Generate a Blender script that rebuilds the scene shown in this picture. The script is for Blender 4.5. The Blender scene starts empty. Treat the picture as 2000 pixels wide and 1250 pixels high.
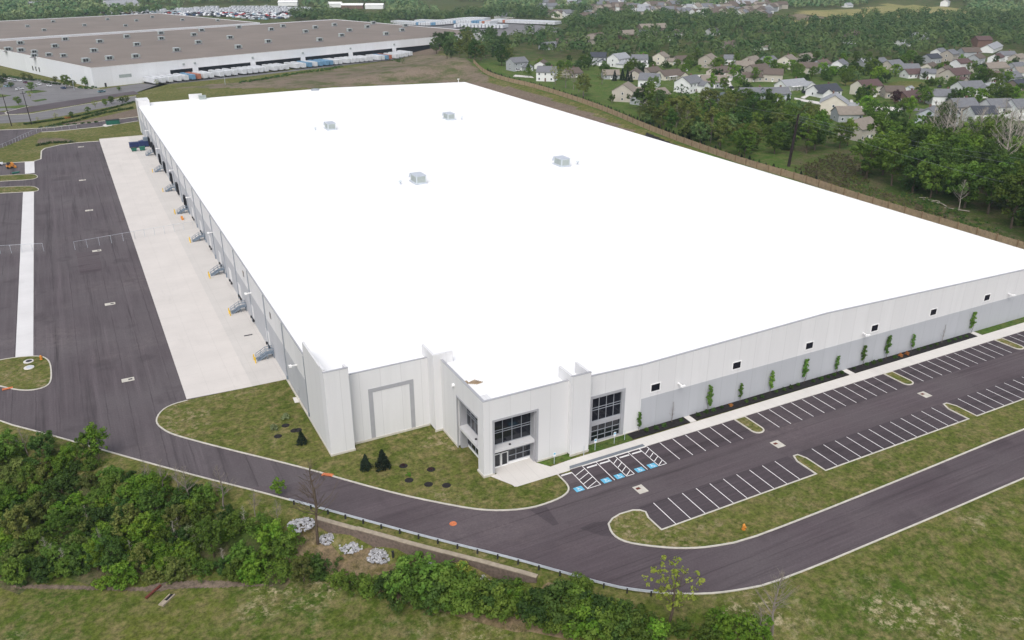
import bpy, bmesh, math, random
import numpy as np
from math import sin, cos, pi, radians, atan2, hypot
from mathutils import Vector, Matrix
from mathutils.geometry import tessellate_polygon
random.seed(7); RNG = np.random.default_rng(11)
S = bpy.context.scene; COL = S.collection
# ------------------------------------------------------------------ camera, sky, sun, exposure
F = 1630.0; CX, CY, HOR, HC = 1000.0, 625.0, -90.5, 77.0
HAZE = 0.0001
PITCH = atan2(CY-HOR, F); YAW = atan2(929.0, hypot(F, CY-HOR))
cam = bpy.data.cameras.new('camera'); cam.sensor_width = 36.0; cam.lens = F/2000.0*36.0
cam.clip_start = 1.0; cam.clip_end = 12000.0
co = bpy.data.objects.new('camera', cam); COL.objects.link(co)
co.location = (0, 0, HC); co.rotation_euler = (pi/2-PITCH, 0, -YAW)
S.camera = co
SUN_EL, SUN_AZ = radians(52), radians(-142)       # veiled sun behind the camera's left shoulder (azimuth from +Y towards +X)
w = bpy.data.worlds.new('World'); S.world = w; w.use_nodes = True
nt = w.node_tree; bg = nt.nodes['Background']
sky = nt.nodes.new('ShaderNodeTexSky'); sky.sky_type = 'NISHITA'; sky.sun_disc = False
sky.sun_elevation = SUN_EL; sky.sun_rotation = SUN_AZ; sky.altitude = 100; sky.air_density = 1.0; sky.dust_density = 4.0; sky.ozone_density = 0.6
hs = nt.nodes.new('ShaderNodeHueSaturation'); hs.inputs['Saturation'].default_value = .42       # thin overcast
nt.links.new(sky.outputs[0], hs.inputs['Color']); nt.links.new(hs.outputs[0], bg.inputs[0]); bg.inputs[1].default_value = 0.15
sl = bpy.data.lights.new('sun', 'SUN'); sl.energy = 0.85; sl.angle = radians(45); sl.color = (1, .965, .92)
so = bpy.data.objects.new('sun', sl); COL.objects.link(so)
sd = Vector((sin(SUN_AZ)*cos(SUN_EL), cos(SUN_AZ)*cos(SUN_EL), sin(SUN_EL)))
so.rotation_euler = sd.to_track_quat('Z', 'Y').to_euler(); so.location = (0, 300, 300)
S.view_settings.view_transform = 'Standard'; S.view_settings.look = 'None'
S.view_settings.exposure = 0.36; S.view_settings.gamma = 1.0; S.view_settings.use_curve_mapping = False
S.cycles.max_bounces = 5; S.cycles.diffuse_bounces = 3; S.cycles.glossy_bounces = 2; S.cycles.transparent_max_bounces = 8
S.cycles.volume_bounces = 0

# ------------------------------------------------------------------ pixel -> place
FW = np.array([sin(YAW)*cos(PITCH), cos(YAW)*cos(PITCH), -sin(PITCH)]); RT = np.array([cos(YAW), -sin(YAW), 0.0]); UP = np.cross(RT, FW)
def G(px, py, z=0.0):
    d = FW*F + RT*(px-CX) + UP*(CY-py); t = (z-HC)/d[2]
    return (float(d[0]*t), float(d[1]*t))
def PX(x, y, z=0.0):
    v = np.array([x, y, z-HC]); d = v@FW
    return (CX+F*(v@RT)/d, CY-F*(v@UP)/d)
def VW(px, py, Y=None, X=None):
    d = FW*F + RT*(px-CX) + UP*(CY-py)
    t = Y/d[1] if Y is not None else X/d[0]
    return (float(d[0]*t), float(d[1]*t), float(HC+d[2]*t))
def GP(l, z=0.0): return [G(a, b, z) for a, b in l]
def sm(a, b, x):
    t = np.clip((x-a)/(b-a), 0, 1); return t*t*(3-2*t)
def chaikin(p, n=2, closed=False):
    for _ in range(n):
        q = []; m = len(p)
        for i in range(m if closed else m-1):
            a, b = p[i], p[(i+1) % m]
            q += [(a[0]*.75+b[0]*.25, a[1]*.75+b[1]*.25), (a[0]*.25+b[0]*.75, a[1]*.25+b[1]*.75)]
        p = q if closed else [p[0]]+q+[p[-1]]
    return p

# ------------------------------------------------------------------ terrain
OUT = [(-75, 232)]+GP([(0,825),(100,851),(200,880),(300,908),(400,935),(500,960),(600,987),(720,1020),(850,1055),(1000,1092),(1110,1123),(1200,1148),(1250,1156),(1300,1160),(1350,1162),(1400,1160),(1450,1153),(1500,1143),(1600,1105),(1700,1063),(1850,1000)])+[(124.6,61.5),(310,61.5)]
OUT = chaikin(OUT, 1)
_O = np.array(OUT); _A, _B = _O[:-1], _O[1:]; _D = _B-_A; _L = np.hypot(_D[:,0], _D[:,1]); _S0 = np.concatenate([[0], np.cumsum(_L)[:-1]])
def dout(x, y):
    "signed distance past the outer kerb (positive on the camera's side) and position along it"
    x = np.atleast_1d(np.asarray(x, float)); y = np.atleast_1d(np.asarray(y, float))
    best = np.full(x.shape, 1e9); sg = np.zeros(x.shape); sa = np.zeros(x.shape)
    for a, d, l, s0 in zip(_A, _D, _L, _S0):
        t = np.clip(((x-a[0])*d[0]+(y-a[1])*d[1])/(l*l), 0, 1)
        ex, ey = x-a[0]-t*d[0], y-a[1]-t*d[1]; r = np.hypot(ex, ey)
        c = d[0]*(y-a[1])-d[1]*(x-a[0]); m = r < best
        best = np.where(m, r, best); sg = np.where(m, np.where(c < 0, 1, -1), sg); sa = np.where(m, s0+t*l, sa)
    return best*sg, sa
def s_at(px, py): return float(dout(*G(px, py))[1][0])
SW0, SW1 = s_at(618, 1010), s_at(1052, 1122)       # retaining wall runs between these
SLEFT, SRIGHT = s_at(1000, 1092), s_at(1330, 1160)
FEN_PX = [(925,133),(960,150),(1000,162),(1031,168),(1085,184),(1145,204),(1200,225),(1259,251),(1316,273),(1373,294),(1458,324),(1572,356),(1640,380),(1715,404),(1858,447),(2000,491),(2120,527)]
ZP = 4.5
FEN = GP(FEN_PX, ZP)
_fy = np.array([p[1] for p in FEN][::-1]+[600, 700, 760, 900, 1300, 3000]); _fx = np.array([p[0] for p in FEN][::-1]+[262, 300, 345, 420, 640, 1500])
def fenx(y): return np.interp(y, _fy, _fx)
def wallk(s): return sm(SW0-1.0, SW0+.5, s)*(1-sm(SW1-.5, SW1+1.5, s))
def hgt(x, y):
    x = np.atleast_1d(np.asarray(x, float)); y = np.atleast_1d(np.asarray(y, float))
    d, s = dout(x, y)
    fx = fenx(y); wd = np.interp(y, [100, 200, 400, 540, 700], [9, 12, 22, 30, 60])
    z = ZP*sm(fx-wd, fx-1.5, x)*sm(95, 118, y)
    r = np.hypot(x, y)
    z = z+26*sm(800, 2300, r)+np.minimum(1, np.maximum(0, (r-650)/500))*(5*np.sin(x/170+1)*np.cos(y/210)+3*np.sin(x/71+y/93))
    z = z+6.5*np.exp(-((x-232)/38)**2-((y-560)/26)**2)+3.0*np.exp(-((x-190)/45)**2-((y-545)/18)**2)   # dirt mound behind the roof
    k = sm(SLEFT, SRIGHT, s); dep = 4.3*(1-k)+1.3*k; kw = wallk(s)
    zf = -(dep*sm(1.5, 13, d)*(1-kw) + kw*(2.2*sm(2.0, 2.3, d)+(dep-2.2)*sm(2.6, 12, d))) - .02*np.maximum(0, d-14)
    return np.where(d > 0, zf, z)
def H1(x, y): return float(hgt(x, y)[0])
def T(px, py):
    "point of the terrain seen at that pixel"
    z = 0.0
    for _ in range(14):
        x, y = G(px, py, z); z = .5*z+.5*H1(x, y)
    x, y = G(px, py, z); return (x, y, H1(x, y))

# ------------------------------------------------------------------ materials
MATS = {}
def new_mat(name):
    m = bpy.data.materials.new(name); m.use_nodes = True; MATS[name] = m
    return m, m.node_tree, m.node_tree.nodes['Principled BSDF']
def nd(nt, typ, **kw):
    n = nt.nodes.new(typ)
    for k, v in kw.items(): setattr(n, k, v)
    return n
def pos(nt): return nd(nt, 'ShaderNodeNewGeometry').outputs['Position']
def objco(nt): return nd(nt, 'ShaderNodeTexCoord').outputs['Object']
def noise(nt, vec, scale, detail=4, rough=.6, stretch=None):
    if stretch is not None:
        mp = nd(nt, 'ShaderNodeMapping'); mp.inputs['Scale'].default_value = stretch; nt.links.new(vec, mp.inputs[0]); vec = mp.outputs[0]
    n = nd(nt, 'ShaderNodeTexNoise'); n.inputs['Scale'].default_value = scale; n.inputs['Detail'].default_value = detail; n.inputs['Roughness'].default_value = rough
    nt.links.new(vec, n.inputs['Vector']); return n.outputs['Fac']
def ramp(nt, fac, a, b):
    r = nd(nt, 'ShaderNodeMapRange'); r.inputs[1].default_value = a; r.inputs[2].default_value = b; r.clamp = True
    nt.links.new(fac, r.inputs[0]); return r.outputs[0]
def mix(nt, f, a, b):
    m = nd(nt, 'ShaderNodeMix', data_type='RGBA')
    for s, v in ((0, f), (6, a), (7, b)):
        if hasattr(v, 'is_output'): nt.links.new(v, m.inputs[s])
        else: m.inputs[s].default_value = v if s == 0 else (*v, 1)
    return m.outputs[2]
def mth(nt, op, a, b=0.0):
    m = nd(nt, 'ShaderNodeMath', operation=op)
    for i, v in enumerate((a, b)):
        if hasattr(v, 'is_output'): nt.links.new(v, m.inputs[i])
        else: m.inputs[i].default_value = v
    return m.outputs[0]
def plain(name, c, rough=.7, var=.12, scale=.6, metal=0.0, spec=.3):
    m, nt, b = new_mat(name); f = noise(nt, pos(nt), scale, 5)
    col = mix(nt, ramp(nt, f, .3, .7), tuple(v*(1-var) for v in c), tuple(min(1, v*(1+var)) for v in c))
    nt.links.new(col, b.inputs['Base Color']); b.inputs['Roughness'].default_value = rough; b.inputs['Metallic'].default_value = metal
    b.inputs['Specular IOR Level'].default_value = spec; return m
def grass(name, c1, c2, c3, fleck=None, s1=.07, s2=.45):
    m, nt, b = new_mat(name); p = pos(nt)
    a = mix(nt, ramp(nt, noise(nt, p, s1, 6, .65), .38, .62), c1, c2)
    a = mix(nt, ramp(nt, noise(nt, p, s2, 7, .75), .45, .62), a, c3)
    fine = noise(nt, p, 1.3, 7, .85)
    dk = mix(nt, ramp(nt, fine, .34, .64), (.36, .40, .34), (1.45, 1.40, 1.3))
    mm = nd(nt, 'ShaderNodeMix', data_type='RGBA', blend_type='MULTIPLY'); mm.inputs[0].default_value = 1
    nt.links.new(a, mm.inputs[6]); nt.links.new(dk, mm.inputs[7]); a = mm.outputs[2]
    if fleck:
        fl = mth(nt, 'MULTIPLY', ramp(nt, noise(nt, p, .8, 5, .8), .50, .64), ramp(nt, noise(nt, p, .055, 4, .6), .50, .62))
        a = mix(nt, fl, a, fleck)
    nt.links.new(a, b.inputs['Base Color']); b.inputs['Roughness'].default_value = .95; b.inputs['Specular IOR Level'].default_value = .1
    bp = nd(nt, 'ShaderNodeBump'); bp.inputs['Strength'].default_value = .5; bp.inputs['Distance'].default_value = .15
    nt.links.new(fine, bp.inputs['Height']); nt.links.new(bp.outputs[0], b.inputs['Normal']); return m
grass('lawn_grass', (.072,.100,.018), (.110,.126,.032), (.185,.160,.074), fleck=(.30,.245,.15))
grass('field_grass', (.055,.094,.014), (.105,.122,.026), (.170,.152,.070), fleck=(.39,.335,.21))
grass('yard_grass', (.052,.105,.022), (.085,.14,.03), (.12,.135,.05), s1=.03, s2=.2)
grass('wood_floor', (.048,.085,.020), (.075,.105,.028), (.125,.105,.068), s1=.03, s2=.15)
grass('soil', (.17,.135,.115), (.20,.16,.13), (.15,.115,.10), s1=.05, s2=.3)
grass('clay_slope', (.20,.15,.10), (.24,.19,.13), (.12,.10,.045), s1=.2, s2=.4)
grass('brown_dirt', (.17,.135,.110), (.22,.175,.145), (.085,.10,.04), s1=.02, s2=.06)
grass('tan_field', (.27,.25,.11), (.22,.22,.09), (.30,.26,.13), s1=.01, s2=.03)
def asphalt(name, c, tint, along):
    m, nt, b = new_mat(name); p = pos(nt)
    if along: st1, st2 = (.9, .025, 1), (.35, .012, 1)
    else: st1, st2 = (.025, .9, 1), (.012, .35, 1)
    a = mix(nt, ramp(nt, noise(nt, p, .9, 6, .7, st1), .33, .66), tuple(v*.76 for v in c), tuple(v*1.2 for v in c))
    a = mix(nt, ramp(nt, noise(nt, p, .05, 5, .6), .35, .7), a, tint)
    a = mix(nt, mth(nt, 'MULTIPLY', ramp(nt, noise(nt, p, 1.0, 5, .75, st2), .54, .66), .7), a, tuple(v*.5 for v in c))
    sx = nd(nt, 'ShaderNodeSeparateXYZ'); nt.links.new(p, sx.inputs[0]); wob = noise(nt, p, .25, 3)      # paver lane joints
    jt = mth(nt, 'LESS_THAN', mth(nt, 'FRACT', mth(nt, 'DIVIDE', mth(nt, 'ADD', sx.outputs[0 if along else 1], mth(nt, 'MULTIPLY', wob, .5)), 3.9)), .045)
    a = mix(nt, mth(nt, 'MULTIPLY', mth(nt, 'MULTIPLY', jt, ramp(nt, noise(nt, p, .07, 2), .35, .6)), .6 if along else .4), a, tuple(v*.45 for v in c))
    tk = ramp(nt, noise(nt, p, 1.6, 4, .8, (.5, .012, 1) if along else (.012, .5, 1)), .55, .68); a = mix(nt, mth(nt, 'MULTIPLY', tk, .38), a, tuple(v*1.75 for v in c))
    du = mth(nt, 'MULTIPLY', ramp(nt, noise(nt, p, .035, 4, .6), .53, .68), ramp(nt, noise(nt, p, .6, 6, .8), .40, .66))
    a = mix(nt, mth(nt, 'MULTIPLY', du, .6), a, (c[0]*1.9, c[1]*1.95, c[2]*1.8))
    dk = mth(nt, 'MULTIPLY', ramp(nt, noise(nt, p, .09, 3, .6), .60, .68), .45); a = mix(nt, dk, a, tuple(v*.62 for v in c))
    g = mix(nt, ramp(nt, noise(nt, p, 3.0, 5, .85), .3, .7), (.80, .80, .80), (1.2, 1.2, 1.2))
    mm = nd(nt, 'ShaderNodeMix', data_type='RGBA', blend_type='MULTIPLY'); mm.inputs[0].default_value = 1
    nt.links.new(a, mm.inputs[6]); nt.links.new(g, mm.inputs[7])
    nt.links.new(mm.outputs[2], b.inputs['Base Color']); b.inputs['Roughness'].default_value = .9; b.inputs['Specular IOR Level'].default_value = .2; return m
asphalt('asphalt_court', (.090,.075,.082), (.114,.100,.106), True)
asphalt('asphalt_lot', (.086,.068,.076), (.106,.090,.096), False)
asphalt('asphalt_bay', (.066,.053,.060), (.075,.062,.069), False); asphalt('asphalt_old', (.17,.165,.17), (.19,.185,.19), False)
def concrete(name, c, jx=4.6, jy=4.6):
    m, nt, b = new_mat(name); p = pos(nt)
    a = mix(nt, ramp(nt, noise(nt, p, .12, 6, .65), .3, .7), tuple(v*.93 for v in c), tuple(min(1,v*1.05) for v in c))
    a = mix(nt, mth(nt, 'MULTIPLY', ramp(nt, noise(nt, p, .7, 4, .7, (.3, .05, 1)), .60, .72), .3), a, tuple(v*.72 for v in c))
    sx = nd(nt, 'ShaderNodeSeparateXYZ'); nt.links.new(p, sx.inputs[0])
    ln = 0
    for o, j in ((0, jx), (1, jy)):
        fr = mth(nt, 'FRACT', mth(nt, 'DIVIDE', sx.outputs[o], j)); l = mth(nt, 'LESS_THAN', fr, .05/j)
        ln = l if o == 0 else mth(nt, 'MAXIMUM', ln, l)
    a = mix(nt, mth(nt, 'MULTIPLY', ln, .35), a, tuple(v*.55 for v in c))
    nt.links.new(a, b.inputs['Base Color']); b.inputs['Roughness'].default_value = .85; b.inputs['Specular IOR Level'].default_value = .2; return m
concrete('concrete_dock', (.55,.525,.50)); concrete('concrete_apron', (.60,.565,.535)); concrete('concrete_walk', (.62,.595,.565), 1.8, 60); concrete('concrete_strip', (.64,.63,.63), 60, 4.6)
plain('kerb_concrete', (.52,.495,.44), .9, .15, .8)
def panel(name, c, axis, per=3.66, off=0.0):
    m, nt, b = new_mat(name); p = pos(nt)
    sx = nd(nt, 'ShaderNodeSeparateXYZ'); nt.links.new(p, sx.inputs[0])
    u = mth(nt, 'DIVIDE', mth(nt, 'SUBTRACT', sx.outputs[axis], off), per)
    wn = nd(nt, 'ShaderNodeTexWhiteNoise', noise_dimensions='1D'); nt.links.new(mth(nt, 'FLOOR', u), wn.inputs['W'])
    a = mix(nt, wn.outputs['Value'], tuple(v*.965 for v in c), tuple(v*1.02 for v in c))
    a = mix(nt, ramp(nt, noise(nt, p, .5, 5, .7, (1, 1, .12)), .45, .75), a, tuple(v*.94 for v in c))
    a = mix(nt, mth(nt, 'MULTIPLY', mth(nt, 'LESS_THAN', mth(nt, 'FRACT', u), .07/per), .45), a, tuple(v*.6 for v in c))
    nt.links.new(a, b.inputs['Base Color']); b.inputs['Roughness'].default_value = .75; b.inputs['Specular IOR Level'].default_value = .25; return m
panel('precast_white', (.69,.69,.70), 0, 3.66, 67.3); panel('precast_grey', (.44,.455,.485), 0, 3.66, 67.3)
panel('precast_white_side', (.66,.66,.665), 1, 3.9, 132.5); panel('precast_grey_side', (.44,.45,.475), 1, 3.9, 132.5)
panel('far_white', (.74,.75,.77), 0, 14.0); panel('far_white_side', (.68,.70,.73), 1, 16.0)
plain('roof_white', (.88,.88,.88), .6, .015, .05)
plain('trim_grey', (.36,.365,.39), .6, .06); plain('trim_white', (.82,.82,.82), .5, .03); plain('mullion_grey', (.30,.32,.35), .5, .05); plain('canopy_panel', (.58,.58,.59), .6, .05); plain('metal_grey', (.33,.36,.40), .45, .12, .8, .3); plain('steel_blue', (.22,.27,.33), .5, .15, 1.5, .4)
plain('galvanised', (.52,.56,.62), .5, .1, 1.0, .15); plain('dark_opening', (.012,.013,.018), .6, .3); plain('black_mulch', (.018,.016,.017), .95, .5, 3)
plain('white_paint', (.80,.79,.79), .7, .08, 1.5); plain('blue_paint', (.12,.42,.62), .7, .12, 2); plain('yellow_paint', (.72,.48,.06), .6, .15, 2); plain('orange_paint', (.60,.24,.04), .6, .2, 2)
plain('rust', (.13,.035,.025), .8, .3, 3); plain('rust_orange', (.55,.17,.07), .8, .3, 3); plain('dark_iron', (.03,.03,.034), .7, .3, 3); plain('navy_metal', (.02,.035,.11), .5, .25, .8); plain('green_metal', (.02,.12,.085), .5, .25, .8)
plain('far_roof', (.205,.172,.150), .95, .12, .03); plain('far_roof_stripe', (.23,.215,.225), .95, .1, .05); plain('hvac', (.33,.37,.36), .5, .15, .4); plain('hvac_pale', (.52,.57,.60), .45, .06, .4)
plain('wood_board', (.34,.255,.165), .9, .22, 1.0); plain('wood_post', (.23,.16,.095), .9, .2, 1.0); plain('pole_wood', (.022,.015,.015), .9, .3, 1); plain('block_wall', (.15,.115,.095), .95, .3, 2.5); plain('block_cap', (.33,.28,.215), .95, .2, 1.5)
plain('riprap', (.36,.36,.375), .9, .5, 2.2); plain('bark_pale', (.33,.30,.26), .95, .3, 2); plain('bark', (.10,.075,.055), .95, .3, 2); plain('bark_grey', (.19,.165,.145), .95, .3, 2)
plain('tyre', (.02,.02,.02), .9, .2); plain('trailer_white', (.60,.62,.65), .5, .08, .3); plain('trailer_blue', (.15,.29,.44), .5, .1, .3); plain('trailer_red', (.42,.16,.10), .5, .1, .3); plain('sign_white', (.75,.78,.80), .5, .05); plain('brush_twig', (.15,.115,.095), .95, .3, 1.5)
plain('tactile_grey', (.17,.19,.215), .85, .1, 2)
def glassy(name, c, rough=.08):
    m, nt, b = new_mat(name); b.inputs['Roughness'].default_value = rough; b.inputs['Specular IOR Level'].default_value = .6
    nt.links.new(mix(nt, noise(nt, pos(nt), .4, 3), tuple(v*.6 for v in c), tuple(v*1.4 for v in c)), b.inputs['Base Color']); return m
glassy('window_glass', (.008,.010,.016)); glassy('house_glass', (.05,.06,.075), .2)
m, nt, b = new_mat('vehicle_paint'); oi = nd(nt, 'ShaderNodeObjectInfo'); nt.links.new(oi.outputs['Color'], b.inputs['Base Color']); b.inputs['Roughness'].default_value = .3
m, nt, b = new_mat('chain_link')
b.inputs['Base Color'].default_value = (.55,.56,.58,1); b.inputs['Metallic'].default_value = .4; b.inputs['Alpha'].default_value = .05
def leaf(name, c1, c2, var=.35):
    "two greens by clump, plus a small shift from plant to plant"
    m, nt, b = new_mat(name); at = nd(nt, 'ShaderNodeAttribute', attribute_name='tint'); oi = nd(nt, 'ShaderNodeObjectInfo')
    a = mix(nt, at.outputs['Fac'], c1, c2)
    hs = nd(nt, 'ShaderNodeHueSaturation'); nt.links.new(a, hs.inputs['Color'])
    r = nd(nt, 'ShaderNodeMapRange'); nt.links.new(oi.outputs['Random'], r.inputs[0]); r.inputs[3].default_value = 1-var; r.inputs[4].default_value = 1+var; nt.links.new(r.outputs[0], hs.inputs['Value'])
    r2 = nd(nt, 'ShaderNodeMapRange'); nt.links.new(mth(nt, 'FRACT', mth(nt, 'MULTIPLY', oi.outputs['Random'], 17.3)), r2.inputs[0]); r2.inputs[3].default_value = .488; r2.inputs[4].default_value = .516; nt.links.new(r2.outputs[0], hs.inputs['Hue'])
    nt.links.new(hs.outputs[0], b.inputs['Base Color']); b.inputs['Roughness'].default_value = .7; b.inputs['Specular IOR Level'].default_value = .2
    tr = nd(nt, 'ShaderNodeBsdfTranslucent'); nt.links.new(hs.outputs[0], tr.inputs['Color']); ms = nd(nt, 'ShaderNodeMixShader'); ms.inputs[0].default_value = .25
    nt.links.new(b.outputs[0], ms.inputs[1]); nt.links.new(tr.outputs[0], ms.inputs[2])
    nt.links.new(ms.outputs[0], nt.nodes['Material Output'].inputs[0]); return m
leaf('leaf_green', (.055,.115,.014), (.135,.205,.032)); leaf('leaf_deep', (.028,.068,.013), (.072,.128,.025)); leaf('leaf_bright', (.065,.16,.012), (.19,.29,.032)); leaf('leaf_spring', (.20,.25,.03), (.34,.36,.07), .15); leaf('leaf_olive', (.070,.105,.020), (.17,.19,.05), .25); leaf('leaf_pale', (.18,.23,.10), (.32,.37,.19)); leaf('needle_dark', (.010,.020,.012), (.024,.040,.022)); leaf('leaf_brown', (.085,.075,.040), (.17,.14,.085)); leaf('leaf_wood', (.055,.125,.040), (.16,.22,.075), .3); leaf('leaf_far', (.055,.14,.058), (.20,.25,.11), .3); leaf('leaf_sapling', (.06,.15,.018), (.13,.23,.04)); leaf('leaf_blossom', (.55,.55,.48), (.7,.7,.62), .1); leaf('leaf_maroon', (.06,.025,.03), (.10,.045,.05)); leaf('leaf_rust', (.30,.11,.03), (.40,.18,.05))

# ------------------------------------------------------------------ mesh helpers
class MB:
    def __init__(s, off=(0,0,0)): s.v = []; s.f = []; s.m = []; s.o = off; s.mi = 0
    def add(s, vs, fs):
        n = len(s.v); o = s.o
        s.v += [(v[0]-o[0], v[1]-o[1], v[2]-o[2]) for v in vs]
        s.f += [tuple(i+n for i in f) for f in fs]; s.m += [s.mi]*len(fs); return s
    def box(s, x0, x1, y0, y1, z0, z1):
        return s.add([(x0,y0,z0),(x1,y0,z0),(x1,y1,z0),(x0,y1,z0),(x0,y0,z1),(x1,y0,z1),(x1,y1,z1),(x0,y1,z1)],
                     [(0,3,2,1),(4,5,6,7),(0,1,5,4),(1,2,6,5),(2,3,7,6),(3,0,4,7)])
    def obox(s, c, sx, sy, sz, a=0.0):
        ca, sa = cos(a), sin(a); vs = []
        for z in (c[2], c[2]+sz):
            for dx, dy in ((-1,-1),(1,-1),(1,1),(-1,1)):
                u, v = dx*sx/2, dy*sy/2; vs.append((c[0]+u*ca-v*sa, c[1]+u*sa+v*ca, z))
        return s.add(vs, [(0,3,2,1),(4,5,6,7),(0,1,5,4),(1,2,6,5),(2,3,7,6),(3,0,4,7)])
    def tube(s, p, q, r, r2=None, n=6, cap=True):
        r2 = r if r2 is None else r2; p, q = Vector(p), Vector(q); d = (q-p)
        if d.length < 1e-6: return s
        d.normalize(); u = d.orthogonal().normalized(); v = d.cross(u); vs = []
        for c, rr in ((p, r), (q, r2)):
            for k in range(n):
                a = 2*pi*k/n; vs.append(tuple(c+(u*cos(a)+v*sin(a))*rr))
        fs = [(k, (k+1) % n, n+(k+1) % n, n+k) for k in range(n)]
        if cap: fs += [tuple(range(n))[::-1], tuple(range(n, 2*n))]
        return s.add(vs, fs)
    def prism(s, poly, z0, z1, bottom=False):
        n = len(poly); t = tessellate_polygon([[Vector((p[0], p[1], 0)) for p in poly]])
        ar = sum(poly[i][0]*poly[(i+1) % n][1]-poly[(i+1) % n][0]*poly[i][1] for i in range(n))
        vs = [(p[0], p[1], z1) for p in poly]; fs = []
        for a, b, c in t:
            pa, pb, pc = poly[a], poly[b], poly[c]
            cr = (pb[0]-pa[0])*(pc[1]-pa[1])-(pb[1]-pa[1])*(pc[0]-pa[0]); fs.append((a, b, c) if cr > 0 else (a, c, b))
        if z0 is not None and z0 < z1:
            vs += [(p[0], p[1], z0) for p in poly]
            for i in range(n):
                j = (i+1) % n; fs.append((i+n, j+n, j, i) if ar > 0 else (j+n, i+n, i, j))
        return s.add(vs, fs)
    def xzprism(s, prof, y0, y1):
        "polygon in x,z swept along y (counter-clockwise seen from -y)"
        n = len(prof); t = tessellate_polygon([[Vector((p[0], p[1], 0)) for p in prof]])
        vs = [(p[0], y0, p[1]) for p in prof]+[(p[0], y1, p[1]) for p in prof]; fs = []
        for a, b, c in t:
            pa, pb, pc = prof[a], prof[b], prof[c]
            if (pb[0]-pa[0])*(pc[1]-pa[1])-(pb[1]-pa[1])*(pc[0]-pa[0]) < 0: b, c = c, b
            fs += [(a, b, c), (a+n, c+n, b+n)]
        for i in range(n):
            j = (i+1) % n; fs.append((j, i, i+n, j+n))
        return s.add(vs, fs)
    def ribbon(s, pts, w0, w1, z0, z1, closed=False):
        "kerb-like strip between two offsets to the left of a polyline"
        n = len(pts); L = []; R = []
        for i in range(n):
            if closed: a, b = pts[i-1], pts[(i+1) % n]
            else: a, b = pts[max(0, i-1)], pts[min(n-1, i+1)]
            p = pts[i]
            d1 = Vector((p[0]-a[0], p[1]-a[1])); d2 = Vector((b[0]-p[0], b[1]-p[1]))
            if d1.length < 1e-6: d1 = d2
            if d2.length < 1e-6: d2 = d1
            d1.normalize(); d2.normalize(); t = d1+d2
            if t.length < 1e-3: t = d1
            t.normalize(); nn = Vector((-t.y, t.x)); k = 1/max(.45, nn.dot(Vector((-d1.y, d1.x))))
            L.append((p[0]+nn.x*w0*k, p[1]+nn.y*w0*k)); R.append((p[0]+nn.x*w1*k, p[1]+nn.y*w1*k))
        vs = []
        for l, r in zip(L, R): vs += [(*l, z0), (*l, z1), (*r, z1), (*r, z0)]
        fs = []
        for i in range(n if closed else n-1):
            a, b = 4*i, 4*((i+1) % n)
            for e, g in ((0, 1), (1, 2), (2, 3)): fs.append((a+e, b+e, b+g, a+g))
        if not closed: fs += [(0,1,2,3), (4*n-1,4*n-2,4*n-3,4*n-4)]
        return s.add(vs, fs)
    def mesh(s, name, mats):
        me = bpy.data.meshes.new(name); me.from_pydata(s.v, [], s.f)
        for m in (mats if isinstance(mats, (list, tuple)) else [mats]): me.materials.append(MATS[m])
        if len(me.materials) > 1: me.polygons.foreach_set('material_index', s.m)
        me.update(); return me
    def build(s, name, mats, parent=None, fix=False):
        me = s.mesh(name, mats)
        if fix:
            bm = bmesh.new(); bm.from_mesh(me); bmesh.ops.recalc_face_normals(bm, faces=bm.faces); bm.to_mesh(me); bm.free()
        return link(name, me, parent)
def link(name, me, parent=None):
    o = bpy.data.objects.new(name, me); COL.objects.link(o)
    if parent is not None: o.parent = parent
    return o
THINGS = []
def tag(o, label, cat, group=None, kind=None):
    o['label'] = label; o['category'] = cat
    if group: o['group'] = group
    if kind: o['kind'] = kind
    THINGS.append(o); return o
def thing(name, label, cat, loc, rz=0.0, group=None):
    o = link(name, None); o.location = loc; o.rotation_euler = (0, 0, rz); return tag(o, label, cat, group)
def struct(o): o['kind'] = 'structure'; return o
def dup(root, loc, rz=None, label=None, scale=None):
    r = root.copy(); COL.objects.link(r); r.location = loc
    if rz is not None: r.rotation_euler = (0, 0, rz)
    if scale is not None: r.scale = scale if isinstance(scale, tuple) else (scale,)*3
    if label: r['label'] = label
    for ch in list(root.children):
        c = ch.copy(); COL.objects.link(c); c.parent = r
        for g in ch.children:
            d = g.copy(); COL.objects.link(d); d.parent = c
    THINGS.append(r); return r
ORD = ['first','second','third','fourth','fifth','sixth','seventh','eighth','ninth','tenth','eleventh','twelfth']
def nth(i):
    if i < 12: return ORD[i]
    k = i+1; return '%d%s' % (k, 'th' if 10 <= k % 100 <= 20 else {1:'st',2:'nd',3:'rd'}.get(k % 10, 'th'))
def inpoly(x, y, poly):
    c = False; n = len(poly)
    for i in range(n):
        a, b = poly[i], poly[i-1]
        if (a[1] > y) != (b[1] > y) and x < (b[0]-a[0])*(y-a[1])/(b[1]-a[1])+a[0]: c = not c
    return c
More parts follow.
